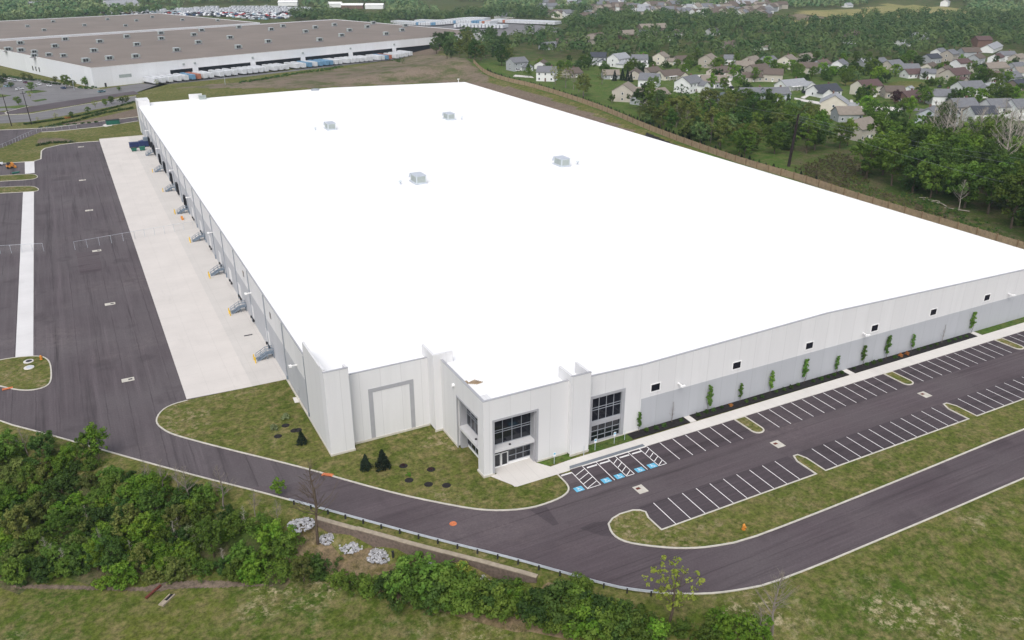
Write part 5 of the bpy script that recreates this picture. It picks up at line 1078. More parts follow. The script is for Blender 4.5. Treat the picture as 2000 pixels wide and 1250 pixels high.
HL = [ # px, py, wall, roof, L, D, storeys, angle, wing, porch, label
(1010,137,'grey','grey',12,9,2,.2,(6,6,1,1),0,'grey-blue two-storey house at the far end of the board fence'),
(1058,133,'white','brown',13,8,1,.9,None,0,'white low house with brown roof behind a round tree, by the fence end'),
(1068,157,'white','grey',11,9,2,-.7,None,0,'white gable-ended house left of the big half-bare fence trees'),
(1116,150,'tan','brown',12,9,1,.3,None,0,'tan house half hidden behind the big half-bare trees'),
(1168,126,'grey','dark',11,9,2,-.6,(5,6,1,1),0,'house with the dark blue-grey roof left of the white pair'),
(1208,129,'white','light',14,10,2,.35,(6,7,1,-1),0,'white two-storey house with pale grey roof, left of the white pair'),
(1248,131,'white','grey',11,9,2,-.5,(5,6,1,1),0,'white two-storey house with row of upper windows, right of the white pair'),
(1290,126,'cream','tan',10,9,2,.6,(6,6,1,1),0,'cream two-storey gable house above the low beige ranch'),
(1328,124,'tan','brown',13,8,1,.25,None,0,'tan low house with brown roof behind three round trees'),
(1192,153,'grey','tan',10,8,1,-.4,None,0,'grey low house beside the row of dark spruces'),
(1240,153,'beige','brown',13,9,1,.9,None,0,'beige house with brown roof just right of the dark spruces'),
(1272,147,'tan','brown',12,8,1,.3,None,0,'tan low house behind the white-decked ranch'),
(1306,154,'cream','brown',15,9,1,.1,(5,6,1,1),1,'cream ranch with a white porch deck'),
(1268,168,'white','grey',11,10,1.5,-.8,None,0,'white gable house just right of the big beige two-storey'),
(1220,196,'beige','tan',11,11,2,.75,(7,8,1.6,1),0,'big beige two-storey house with tan roof nearest the board fence'),
(1344,179,'white','grey',13,10,2,.35,(5,6,1.5,1),0,'white two-storey house with many windows above the wooded belt'),
(1392,170,'grey','tan',14,10,1.3,-.5,None,0,'grey house with tan roof right of the many-windowed white one'),
(1250,203,'grey','grey',8,7,1,.4,None,0,'small grey-roofed outbuilding below the big beige house'),
(1282,205,'beige','tan',10,9,2,.2,None,0,'beige house screened by thin trees, right of the small outbuilding'),
(1402,210,'cream','teal',13,9,1.6,.1,None,0,'cream house with teal-grey roof in the wooded belt'),
(1436,212,'beige','brown',11,9,1.6,.1,None,0,'beige house with red-brown roof beside the teal-roofed one'),
(1382,131,'tan','tan',12,10,2,.6,(6,6,1,-1),0,'tan two-storey house left of the small white gable'),
(1424,126,'white','grey',8,8,1.5,-.7,None,0,'small white gable house in the back row left of centre'),
(1404,147,'beige','brown',16,9,1,.3,(6,7,1,1),0,'long beige ranch with brown roof right of the street'),
(1466,130,'beige','tan',13,9,1.5,.4,None,0,'beige house in the back row with tan roof, round tree in front'),
(1498,130,'grey','grey',12,9,1.5,.2,None,0,'grey house in the back row behind the long dark-roofed one'),
(1478,148,'tan','brown',15,10,1.5,.15,None,0,'long house with brown roof in the middle of the subdivision'),
(1466,158,'beige','brown',12,8,1,-.3,None,0,'beige ranch in front of the long brown-roofed house'),
(1470,195,'grey','grey',15,9,1.3,-.35,None,0,'grey low house above the white-blossom tree'),
(1512,197,'blue','grey',13,9,1.5,-.3,None,0,'pale blue gable house left of the porch house'),
(1508,158,'beige','brown',11,9,1.6,-.7,None,0,'beige gable house left of the long white ranch'),
(1536,133,'cream','tan',13,10,2,.5,None,0,'cream two-storey house with tan roof behind bushy trees'),
(1545,174,'white','light',17,9,1,.05,(6,7,1,1),1,'long white ranch with pale grey roof'),
(1576,143,'beige','brown',12,9,1.5,-.6,None,0,'beige house with solar-dark brown roof, left of the tall grey one'),
(1602,141,'grey','brown',11,8,2,.2,None,0,'tall grey-brown house behind the yellow-green tree'),
(1608,186,'white','dark',16,10,1,.02,(4,7,1,-1),1,'white porch ranch with dark slate roof on the street'),
(1638,135,'white','grey',12,9,1.3,.5,None,0,'white house with grey roof behind the round park tree'),
(1688,128,'grey','light',12,8,1,.1,None,0,'low grey house in the back row left of the slate-roofed one'),
(1712,128,'white','grey',13,8,1,.05,None,0,'low white house with slate roof in the back row'),
(1690,184,'cream','maroon',14,9,1.8,0,(6,6,1,-1),0,'cream house with maroon roof and small brown wing'),
(1626,221,'cream','light',12,12,2,.75,(6,8,1,1),0,'big cream gable house nearest the utility pole'),
(1652,235,'grey','tan',11,9,1.3,-.4,None,0,'grey house attached behind the big cream gable, by thin trees'),
(1675,269,'beige','tan',13,10,1.8,.2,None,0,'beige house below the dark round trees near the power lines'),
(1773,199,'brick','maroon',12,8,1.2,.05,None,0,'brown brick ranch with maroon roof'),
(1742,190,'tan','brown',10,8,1.3,-.5,None,0,'tan house hidden by a purple-leaf tree, left of the brick ranch'),
(1836,203,'white','grey',12,9,1.7,-.5,(4,6,1,1),0,'white gable house with grey roof in front of the dormered one'),
(1888,188,'white','grey',14,10,1.8,-.2,(4,5,1.8,1),0,'white house with dormers and grey roof'),
(1935,180,'white','light',14,8,1,.05,None,0,'white low ranch right of the dormered house'),
(1812,246,'blue','grey',11,9,2,.5,None,0,'grey-blue house half hidden by bare pale trees'),
(1846,242,'grey','dark',10,9,2,.75,None,0,'grey gable house with dark roof behind bare pale trees'),
(1872,228,'tan','grey',12,10,2,-.25,None,0,'tan-sided two-storey gable left of the white gables'),
(1912,238,'white','dark',11,9,1.6,-.35,None,0,'low white gable behind bare trees, left of the white pair'),
(1942,229,'white','grey',12,10,2,-.3,None,0,'tall white gable house left of the right-edge one'),
(1992,231,'white','grey',13,11,2,-.3,None,0,'tall white gable house at the right edge above the woods'),
(1770,143,'grey','grey',14,9,1.2,-.4,None,0,'grey house with hipped-looking roof left of the brown-roofed cottage'),
(1784,151,'white','maroon',14,8,1,-.2,None,0,'white cottage with red-brown roof beside the open lawn'),
(1810,154,'white','grey',8,7,1.4,-.8,None,0,'small white gable beside the red-brown cottage'),
(1862,162,'beige','maroon',15,10,2,.1,(6,7,1,-1),1,'large beige two-storey house with porch and maroon roof'),
(1874,137,'white','maroon',12,8,1.8,.05,None,0,'white house with maroon roof behind the large porch house'),
(1817,123,'grey','dark',13,8,1.4,.1,None,0,'grey house with near-black roof at the wood edge'),
(1814,139,'cream','brown',13,9,1,.4,(5,6,1,-1),0,'cream house with brown roof below the near-black one'),
(1910,148,'cream','maroon',13,8,1,.0,None,0,'cream ranch with red roof right of the big porch house'),
(1938,141,'beige','tan',18,10,1.2,-.1,None,0,'wide beige house with tan roof near the right edge'),
(1943,124,'white','maroon',12,8,1.6,.4,None,0,'white gable house above the wide beige one'),
(1890,114,'grey','brown',14,9,1.8,-.3,None,0,'grey-brown house at the foot of the far wooded hill'),
(1852,120,'tan','grey',11,9,2,.3,None,0,'tan tall house left of the far hill house'),
(1982,140,'grey','grey',13,9,1.2,.1,None,0,'grey low house near the right edge behind the cream ones'),
(1996,154,'white','tan',13,9,1.6,-.3,None,0,'white house with tan roof cut by the right edge'),
(1988,174,'brown','dark',14,9,1,.1,None,0,'brown house with dark roof at the right edge, lower'),
(1905,125,'grey','brown',12,8,1.6,.3,None,0,'grey two-storey house between the far hill house and the white gable'),
(1962,119,'white','grey',12,8,1.6,-.3,None,0,'white house with grey roof in the last row at upper right'),
(1985,124,'beige','tan',12,8,1.5,.2,None,0,'beige house in the last row beside the right edge'),
(1832,112,'white','grey',11,8,1.5,.3,None,0,'white house at the wood edge above the near-black roof'),
(1968,160,'grey','grey',14,9,1.2,.1,None,0,'grey low house left of the tan-roofed one at the right edge'),
(1928,161,'white','brown',12,8,1.5,-.3,None,0,'white house with brown roof below the red-roofed ranch'),
(1842,150,'tan','brown',12,8,1.5,.4,None,0,'tan house left of the large porch house'),
(1742,134,'beige','grey',13,8,1.2,.1,None,0,'beige house with grey roof at the right end of the slate row'),
(1570,124,'beige','tan',12,9,1.5,.2,None,0,'beige house at the wood edge behind the solar-dark roof'),
(1452,141,'cream','tan',12,9,1.6,-.4,None,0,'cream gable house left of the long brown-roofed one'),
]
for (px, py, wc, rc, L, D, st, a, wing, porch, lb) in HL:
    k = 1.05 if py > 150 else 1.0
    house(px, py, wc, rc, L*k, D*k, st, a+YAW*-1+.45, lb, tuple(v*k if i < 2 else v for i, v in enumerate(wing)) if wing else None, porch, True, chim=(px % 3 == 0))
FH = [(1273,63,'brown','tan',26,11,1.5,'long tan building alone in the mid wood'),(1260,71,'white','grey',12,9,1,'white house below the long tan wood building'),(1145,86,'beige','tan',16,10,1.5,'beige house at the left of the mid wood'),(1163,82,'brown','brown',18,10,1.5,'brown house right of the beige one in the mid wood'),(1220,76,'brick','tan',18,10,1.5,'red-sided house in the mid wood'),(1328,70,'white','brown',12,9,1,'white house with brown roof deep in the mid wood'),(1390,68,'white','grey',11,9,1,'small white house deep in the wood, centre'),(1425,93,'beige','brown',12,9,1,'beige house peeking from the wood, centre'),(1485,97,'white','tan',12,9,1,'white house peeking from the wood, right of centre'),(1072,96,'grey','grey',13,9,1,'grey house at the left wood edge'),(1312,79,'white','grey',10,8,1,'white cottage below the brown-roofed white one'),(1105,90,'brown','brown',16,10,1,'brown low house at the left wood edge'),(1915,91,'brick','maroon',12,8,2,'red brick house on the far right slope'),(1935,99,'white','light',34,9,1,'long pale row on the far right slope'),(1660,72,'brown','maroon',22,10,1,'dark low house deep in the right wood'),(1660,85,'white','tan',8,7,1,'tiny white cottage deep in the right wood'),(1793,77,'grey','light',15,9,1,'pale-roofed house deep in the right wood'),(1762,91,'white','light',10,8,1,'white cottage deep in the right wood'),(1845,12,'white','light',13,9,2,'white house at the edge of the pale far field'),(1655,14,'white','light',12,9,1,'white shed at the left end of the pale far field'),(70,14,'white','light',18,12,1,'white shed in the trees at the upper left'),(236,12,'white','light',40,15,1,'long white shed above the storage lot'),(980,36,'white','grey',14,10,1,'white house right of the trailer yard, left one'),(992,35,'white','grey',12,10,1,'white house right of the trailer yard, right one')]
for px, py, wc, rc, L, D, st, lb in FH: house(px, py, wc, rc, L*1.1, D*1.1, st, random.uniform(-.5, .5), lb, None, False, False)
SUB = [(1060,17,1080,20,3),(1070,10,1085,12,2),(1112,12,1130,15,3),(1076,33,1115,36,5),(1150,24,1225,22,9),(1172,14,1215,13,6),(1135,38,1165,42,3),(1200,18,1260,24,7),(1250,28,1315,26,8),(1262,17,1320,16,7),(1320,30,1400,36,9),(1310,12,1380,8,9),(1340,22,1420,22,9),(1395,28,1498,27,12),(1420,18,1500,12,9),(1380,5,1480,3,9),(1480,18,1510,24,4),(1502,22,1530,16,3),(1440,35,1500,33,6)]
ns = 0
for r_, (xa, ya, xb, yb, n) in enumerate(SUB):
    for i in range(n):
        f = (i+.5)/n; px, py = xa+(xb-xa)*f+random.uniform(-2,2), ya+(yb-ya)*f+random.uniform(-.8,.8); wc = random.choice(('white','white','beige','tan','grey','cream','brown')); rc = random.choice(('grey','tan','brown','brown','light')); ns += 1
        house(px, py, wc, rc, random.uniform(13,17), random.uniform(10,12), random.choice((1.5,2,2)), random.uniform(-.6,.6), 'tiny %s house with %s roof in the distant subdivision, %s from the left' % (wc, {'light':'pale'}.get(rc, rc), '%s'), None, False, False)
sub = sorted([t for t in THINGS if '%s' in t['label']], key=lambda t: PX(*t.location)[0]); cnt = {}
for t in sub: cnt.setdefault(t['label'], []).append(t)
for k, l in cnt.items():
    for i, t in enumerate(l): t['label'] = k % nth(i) if len(l) > 1 else k.replace(', %s from the left', '')
# trash of small structures: far commercial roofs beyond the storage lot
for i, (xa, ya, xb, lb) in enumerate(((545,11,582,'long white shed, left of the far commercial row'),(668,17,710,'long red-and-white shed in the far commercial row'),(715,17,750,'pale long roof at the right of the far commercial row'),(640,14,668,'white flat building in the far commercial row'))):
    A_ = T(xa, ya); B_ = T(xb, ya); L = math.dist(A_[:2], B_[:2]); t = thing('commercial_shed', lb, 'shed', ((A_[0]+B_[0])/2, (A_[1]+B_[1])/2, A_[2]), atan2(B_[1]-A_[1], B_[0]-A_[0]))
    w_, r_ = MB(), MB(); gable(w_, r_, 0, 0, 0, L, 16, 5, 2, 0); w_.build('wall', 'siding_brick' if 'red' in lb else 'siding_white', t); r_.build('roof', 'roof_white', t)
for nm, lb, px, py, L, D, h in (('swing_set', 'white garden shed behind the brick ranch', 1775, 180, 4, 3, 2.4), ('deck', 'wooden deck at the left of the big cream house', 1594, 224, 5, 3, 1.2)):
    x, y, z = T(px, py); t = thing('garden_shed' if 'shed' in lb else 'deck', lb, 'shed' if 'shed' in lb else 'deck', (x, y, z), .2)
    if 'shed' in lb: w_, r_ = MB(), MB(); gable(w_, r_, 0, 0, 0, L, D, h, .9, 0); w_.build('wall', 'siding_white', t); r_.build('roof', 'shingle_light', t)
    else:
        q = MB(); q.box(-2.5,2.5,-1.5,1.5,1.1,1.25); q.build('platform', 'wood_board', t); q = MB(); [q.box(u-.08,u+.08,v-.08,v+.08,0,2.1) for u in (-2.4,0,2.4) for v in (-1.4,1.4)]; q.box(-2.5,2.5,-1.5,-1.42,2.0,2.1); q.build('railing', 'wood_board', t)
# streets and drives of the subdivision
drape('cul_de_sac', [(1697,208),(1730,207),(1762,212),(1765,218),(1742,222),(1735,238),(1727,246),(1722,232),(1712,220)], 'concrete_walk', .12, 1, .8)
drape('subdivision_street', [(1728,208),(1800,212),(1860,222),(1858,227),(1800,218),(1745,216)], 'asphalt_old', .10, 0, .9)
drape('subdivision_street', [(1548,190),(1600,199),(1660,205),(1700,209),(1700,214),(1650,210),(1595,204),(1548,194)], 'concrete_walk', .10, 0, .9)
drape('house_drive', [(1561,191),(1577,184),(1585,186),(1572,194)], 'concrete_walk', .14, 0, .8); drape('house_drive', [(1655,206),(1658,195),(1668,195),(1670,207)], 'concrete_walk', .14, 0, .8); drape('house_drive', [(1762,213),(1764,204),(1772,204),(1775,214)], 'concrete_walk', .14, 0, .8); drape('house_drive', [(1000,150),(1005,146),(1040,149),(1045,153)], 'concrete_walk', .14, 0, .8)
drape('subdivision_street', [(1330,152),(1350,147),(1420,143),(1440,146),(1428,160),(1436,175),(1426,178),(1418,160),(1424,149),(1345,154)], 'concrete_walk', .10, 0, .9)
drape('house_lawn', [(1728,163),(1760,157),(1812,161),(1806,172),(1740,174)], 'lawn_grass', .08, 1, 1.5); drape('house_lawn', [(1735,219),(1748,218),(1744,238),(1738,240)], 'lawn_grass', .08, 0, .8); drape('house_lawn', [(1632,155),(1685,153),(1680,170),(1640,166)], 'lawn_grass', .08, 1, 1.5)
drape('far_dirt_lot', [(1490,44),(1520,31),(1575,23),(1600,30),(1650,38),(1600,40),(1560,42)], 'brown_dirt', .5, 1, 12)
# ================================================================== VEGETATION
R6 = random.Random(5)
def scatter(poly, gap, mx=9999, avoid=()):
    "points of the ground inside a patch, at least gap apart"
    W_ = [T(a, c) for a, c in poly]; xs_ = [p[0] for p in W_]; ys_ = [p[1] for p in W_]; out = []; tries = int(4*(max(xs_)-min(xs_))*(max(ys_)-min(ys_))/(gap*gap))+60
    wp2 = [p[:2] for p in W_]; cell = {}
    for _ in range(min(tries, 60000)):
        x, y = R6.uniform(min(xs_), max(xs_)), R6.uniform(min(ys_), max(ys_))
        if not inpoly(x, y, wp2): continue
        i, j = int(x//gap), int(y//gap)
        if any(math.dist((x, y), q) < gap for di in (-1,0,1) for dj in (-1,0,1) for q in cell.get((i+di, j+dj), ())): continue
        if any(math.dist((x, y), h[:2]) < h[2] for h in avoid): continue
        cell.setdefault((i, j), []).append((x, y)); out.append((x, y))
        if len(out) >= mx: break
    return out
HAV = [(h[2], h[3], h[7]*.62+2.0) for h in HOUSES]
BROAD = ['broad0','broad1','broad2','broad3']; TALL = ['tall0','tall1','tall2']; SHR = ['shrub0','shrub1','shrub2','shrub3']
GRP = {}
def put(kind, x, y, sc, mat, base, group, sz=1.0, bark=None, dz=-.15):
    z = H1(x, y); px, py = PX(x, y, z); o = plant(kind, (x, y, z+dz), sc, mat, base, group, None, bark, sz); GRP.setdefault(base, []).append((px, py, o)); return o
GN = {'leaf_green':'mid green','leaf_deep':'dark green','leaf_bright':'bright green','leaf_spring':'yellow-green','leaf_olive':'olive','leaf_pale':'pale','leaf_brown':'brownish','leaf_wood':'dull green'}
# --- thicket at the lower left
TH = [(-25,872),(60,878),(130,893),(200,912),(262,930),(330,960),(420,985),(490,1008),(540,1040),(575,1070),(605,1095),(640,1120),(630,1134),(540,1136),(400,1128),(300,1136),(150,1136),(-25,1136)]
for x, y in scatter(TH, 2.15):
    px, py = PX(x, y, H1(x, y)); row = 'roadside edge' if py < 935+.17*(px-200) else 'lawn edge' if py > 1088 else 'middle'
    edge = row == 'roadside edge'; m = R6.choice(['leaf_green']*6+['leaf_deep']*2+['leaf_bright']*3+['leaf_olive']*3)
    if not edge and R6.random() < .16: put(R6.choice(BROAD+TALL), x, y, R6.uniform(.42,.62), m, '%s bushy tree in the %s of the lower left thicket' % (GN[m], row), 'trees of the lower left thicket')
    else: put(R6.choice(SHR), x, y, R6.uniform(.5,1.0) if edge else R6.uniform(.7,1.4), m, '%s shrub in the %s of the lower left thicket' % (GN[m], row), 'shrubs of the lower left thicket')
for px, py, k, sc, m, lb in ((195,900,'tall1',.60,'leaf_bright','bright upright tree at the roadside edge, left of the drive mouth'),(172,905,'tall0',.5,'leaf_green','mid green upright tree at the thicket edge near the road'),(90,905,'broad1',.62,'leaf_deep','dark broad tree at the upper left thicket edge'),(24,900,'broad0',.6,'leaf_green','mid green broad tree cut by the left edge beside the road'),(390,1060,'shrub1',1.0,'leaf_pale','pale grey-green shrub in the right part of the thicket'),(595,1140,'broad2',.45,'leaf_olive','rounded olive shrub-tree at the lower right end of the thicket'),(545,970,'tall2',.3,'leaf_bright','small bright tree right beside the outer kerb'),(262,985,'shrub0',1.3,'leaf_bright','bright green shrub standing out mid thicket')):
    x, y, z = T(px, py); plant(k, (x, y, z-.1), sc, m, lb)
for i, (px, py, sc) in enumerate(((55,890,.5),(372,985,.62),(437,995,.7),(352,970,.5),(290,950,.45),(500,1010,.45),(320,960,.5),(545,1025,.4))):
    x, y, z = T(px, py); bare('bare%d' % (i % 3), (x, y, z-.1), sc, 'thin bare tree rising from the thicket edge before the road, %s from the left' % nth(sorted((55,372,437,352,290,500,320,545)).index(px)), 'bare trees at the thicket edge', 'bark_grey')
for i, (px, py) in enumerate(sorted(((110,1118),(130,1122),(95,1100),(200,1080),(175,1035),(345,1075),(350,1050),(260,1100),(60,1060),(440,1120),(310,1015),(480,1040)))):
    x, y, z = T(px, py-6); bare('bare_small', (x, y, z), R6.uniform(.9,1.25), 'leafless grey brush stem within the lower left thicket, %s from the left' % nth(i), 'leafless brush in the thicket', 'bark_pale', nm='bare_shrub')
x, y, z = T(621, 1062); bare('bare1', (x, y, z), 1.22, 'tall dark bare tree in front of the retaining wall, by the white rocks', None, 'bark', 1.0)
# --- shrub belt under the wall
BELT = [((660,1140),.6,'leaf_green'),((690,1150),.7,'leaf_green'),((725,1155),.75,'leaf_green'),((770,1162),1.0,'leaf_deep'),((800,1150),1.3,'leaf_green'),((815,1172),1.25,'leaf_green'),((845,1160),1.5,'leaf_green'),((855,1182),1.3,'leaf_deep'),((885,1168),1.35,'leaf_green'),((900,1188),1.2,'leaf_green'),((935,1186),1.2,'leaf_green'),((965,1180),1.0,'leaf_deep'),((985,1195),1.1,'leaf_green'),((1010,1190),.9,'leaf_bright'),((1040,1195),.95,'leaf_green'),((1060,1205),1.2,'leaf_deep'),((1095,1203),1.3,'leaf_deep'),((1080,1225),1.1,'leaf_green'),((1125,1215),1.1,'leaf_green'),((1140,1230),1.1,'leaf_bright'),((1165,1222),1.15,'leaf_deep'),((1180,1240),1.1,'leaf_green'),((1205,1235),1.2,'leaf_green'),((1225,1246),1.1,'leaf_deep'),((1250,1252),1.1,'leaf_green'),((1275,1255),.9,'leaf_bright'),((905,1130),.75,'leaf_spring'),((1010,1150),.5,'leaf_green'),((1130,1160),.75,'leaf_green'),((1120,1190),1.0,'leaf_green'),((1410,1235),.9,'leaf_bright'),((1470,1248),.9,'leaf_bright'),((1390,1250),.8,'leaf_green'),((1330,1240),.6,'leaf_green')]
for i, ((px, py), sc, m) in enumerate(BELT):
    x, y, z = T(px, py); put(SHR[i % 4], x, y, sc*1.25, m, '%s shrub in the belt between retaining wall and near lawn' % GN[m], 'shrubs of the belt below the wall')
x, y, z = T(205, 1146); plant('low0', (x, y, z), 1.0, 'leaf_bright', 'low bright green clump on the lawn below the thicket')
x, y, z = T(1308, 1212); plant('sparse0', (x, y, z), .92, 'leaf_spring', 'thin yellow-green tree standing in front of the road bend', None, .6, 'bark')
x, y, z = T(1508, 1240); bare('bare2', (x, y, z), .85, 'pale grey bare tree right of the thin yellow-green tree', None, 'bark_grey', .3); x, y, z = T(1480, 1252); bare('bare0', (x, y, z), .5, 'small pale grey bare tree at the bottom edge', None, 'bark_grey', 2.0)
# --- woods at the right
RW = [(1680,345),(1712,300),(1780,285),(1850,290),(1920,295),(2010,290),(2080,330),(2080,520),(1990,470),(1940,430),(1880,408),(1830,394),(1780,376),(1730,360)]
for x, y in scatter(RW, 6.6, avoid=HAV):
    px, py = PX(x, y, H1(x, y)); row = 'front edge' if py > 330+.42*(px-1690) else 'back' if py < 315 else 'middle'; m = R6.choice(['leaf_green']*5+['leaf_bright']*1+['leaf_deep']*4)
    put(R6.choice(TALL+BROAD), x, y, R6.uniform(1.1,1.6), m, '%s tree in the %s of the right woods' % (GN[m], row), 'trees of the right woods')
for i, (px, py, sc) in enumerate(((1815,300,1.15),(1836,302,1.2),(1850,298,1.2),(1868,300,1.05),(1900,315,1.1),(1925,320,1.2),(1945,330,1.25),(1965,335,1.3),(1985,330,1.3),(1955,360,1.4),(1872,412,.55),(1905,310,1.1),(1825,290,1.0),(1995,300,1.3),(1940,300,1.2))):
    x, y, z = T(px, py); bare('bare%d' % (i % 3), (x, y, z), sc*1.55, 'pale bare tree among the right woods, %s from the left' % nth(i), 'bare trees of the right woods', 'bark_pale')
ba = [t for t in THINGS if t['label'].startswith('pale bare tree among')]
for i, t in enumerate(sorted(ba, key=lambda t: PX(*t.location)[0])): t['label'] = 'pale bare tree among the right woods, %s from the left' % nth(i)
# --- belt of trees behind the board fence
FB = [(1235,228),(1260,205),(1300,205),(1340,212),(1400,222),(1450,212),(1500,215),(1545,225),(1590,250),(1600,285),(1585,305),(1520,300),(1480,312),(1450,318),(1400,297),(1340,278),(1280,252)]
for x, y in scatter(FB, 7.4, avoid=HAV):
    px, py = PX(x, y, H1(x, y)); m = R6.choice(['leaf_green']*3+['leaf_olive']*2+['leaf_deep']*2+['leaf_wood']); row = 'near side' if py > 262+.12*(px-1400) else 'far side'
    put(R6.choice(TALL+BROAD+['sparse0','sparse1']), x, y, R6.uniform(.95,1.25), m, '%s tree on the %s of the belt behind the fence' % (GN[m], row), 'trees of the belt behind the fence')
for px, py, k, sc, m, lb in ((1105,172,'sparse1',1.3,'leaf_olive','big half-bare olive tree behind the fence, left of a pair'),(1140,188,'broad2',1.25,'leaf_olive','big half-bare olive tree behind the fence, right of a pair'),(1085,165,'sparse0',1.1,'leaf_spring','yellow-green tree at the left of the half-bare pair'),(1175,165,'sparse0',.9,'leaf_olive','thin olive tree just right of the half-bare pair'),(1195,202,'broad1',.5,'leaf_green','small tree on the lawn left of the big beige house'),(1032,150,'broad3',.62,'leaf_green','round tree beside the grey-blue house at the fence end')):
    x, y, z = T(px, py); plant(k, (x, y, z), sc, m, lb, None, None, 'bark_grey')
for i, (px, py) in enumerate(((1130,180),(1120,176),(1340,265),(1405,285),(1388,280),(1320,250))):
    x, y, z = T(px, py); bare('bare%d' % (i % 3), (x, y, z), .95, 'slim bare grey tree %s behind the fence' % ('inside the half-bare pair, ' + ('right' if i == 0 else 'left') if i < 2 else 'fronting the wooded belt, %s from left,' % nth(sorted((1340,1405,1388,1320)).index(px))), None, 'bark_grey')
x, y, z = T(1457, 292); plant('sparse1', (x, y, z), .62, 'leaf_blossom', 'white-blossoming tree in the wooded belt behind the fence')
for poly, n_, nm in ((FB, 34, 'belt behind the fence'), (RW, 30, 'right woods')):
    for x, y in scatter(poly, 6.5, n_, avoid=HAV): m = R6.choice(['leaf_green','leaf_deep','leaf_wood']); put(R6.choice(SHR), x, y, R6.uniform(1.2,1.9), m, '%s undergrowth shrub under the trees of the %s' % (GN[m], nm), 'undergrowth shrubs')
# --- clearing between fence and woods
for poly, gap, m, nm in (([(1560,330),(1640,300),(1700,330),(1690,360),(1640,365),(1580,352)], 2.8, 'leaf_brown', 'brown and olive brush covering the clearing beyond the utility pole'),([(1590,355),(1660,360),(1720,375),(1790,400),(1850,425),(1860,440),(1800,425),(1715,398),(1640,374)], 3.0, 'leaf_brown', 'brown scrubby brush along the fence before the right woods'),([(1760,380),(1800,385),(1860,410),(1930,440),(1990,478),(1900,452),(1800,415)], 3.2, 'leaf_deep', 'low dark scrub along the foot of the right woods')):
    cl = []; o0 = T(*poly[0])
    for x, y in scatter(poly, gap*.8):
        z = H1(x, y)
        for _ in range(9): cl.append((x-o0[0]+R6.gauss(0, .9), y-o0[1]+R6.gauss(0, .9), z-o0[2]+R6.uniform(0, 1.1), R6.uniform(.3, .6)))
    me = leaf_mesh('brush', cl, 22, .17, 9); me.materials.append(MATS[m]); me.materials.append(MATS['leaf_olive']); ix = np.repeat((np.random.default_rng(2).random(len(cl)) < .3).astype(np.int32), 22); me.polygons.foreach_set('material_index', ix)
    o = link('brush', me); o.location = o0; tag(o, nm, 'brush', kind='stuff')
for px, py in ((1603,362),(1617,366),(1632,371),(1646,376),(1660,381)): x, y, z = T(px, py); put('low1', x, y, .8, 'leaf_spring', 'small yellow-green shrub right behind the board fence', 'yellow-green shrubs behind the fence', 1.5)
for i, (px, py, L, a) in enumerate(((1818,394,5,2.3),(1830,399,4,1.9),(1868,412,7,2.2),(1803,389,3.5,2.9),(1842,402,3.5,1.2))):
    x, y, z = T(px, py); q = MB(); q.tube((-L/2,0,.35), (L/2,.3,.75), .17, .08, 7); q.tube((L*.1,0,.5),(L*.3,1.2,1.0),.12,.05,5); o = q.build('fallen_log', 'bark_pale'); o.location = (x, y, z); o.rotation_euler = (0,0,a); tag(o, 'pale fallen trunk at the foot of the right woods, %s from the left' % nth(sorted((1818,1830,1868,1803,1842)).index(px)), 'log', 'fallen trunks by the right woods')
k = 0
for a in resample([(p[0]+3.4, p[1]+.6) for p in fp], 3.4):
    if 150 < a[1] < 520:
        z = H1(*a); px, py = PX(*a, z)
        if px < 1600: put('young_conifer', a[0]+R6.uniform(-.8,.8), a[1]+R6.uniform(-.6,.6), R6.uniform(.7,1.0), 'needle_dark' if R6.random() < .7 else 'leaf_deep', 'young dark evergreen in the row planted behind the board fence', 'young evergreens behind the fence')
# --- subdivision trees
YT = [(1032,146,.55),(1300,137,.62),(1322,134,.62),(1342,134,.62),(1240,132,.5),(1270,132,.5),(1180,134,.5),(1366,141,.5),(1394,151,.55),(1445,151,.72),(1470,158,.72),(1458,131,.5),(1445,172,.8),(1455,182,.65),(1413,178,.75),(1390,178,.8),(1275,177,.8),(1260,182,.6),(1560,148,.75),(1545,140,.8),(1584,158,.7),(1612,156,.7),(1590,150,.6),(1625,150,.7),(1650,168,.8),(1645,160,.6),(1700,158,1.3),(1712,165,1.1),(1698,195,.8),(1682,205,1.0),(1676,215,.9),(1690,225,.95),(1708,245,1.1),(1740,250,1.0),(1765,226,.85),(1776,232,.85),(1806,204,.9),(1850,204,.9),(1888,205,.9),(1910,204,.85),(1928,204,.85),(1945,200,.8),(1962,202,.9),(1978,200,.85),(1900,165,.7),(1922,165,.75),(1945,170,.8),(1965,165,.8),(1836,170,.6),(1798,153,.5),(1890,140,.5),(1885,130,.6),(1900,135,.6),(1730,162,.7),(1640,290,1.0),(1655,285,.9),(1560,262,.9),(1570,270,.9),(1548,248,.9),(1748,150,.8),(1670,130,.8),(1665,145,.85)]
for x, y in scatter([(1010,128),(1200,124),(1500,126),(1640,126),(1800,122),(1990,126),(2040,180),(1900,195),(1820,200),(1770,185),(1650,168),(1560,165),(1480,150),(1420,160),(1380,160),(1200,145),(1080,150)], 15, 55, avoid=[(h[0], h[1], h[2]+1.5) for h in HAV]):
    px, py = PX(x, y, ZP)
    if not (1720 < px < 1820 and 150 < py < 185): YT.append((px, py, R6.uniform(.55,.95)))
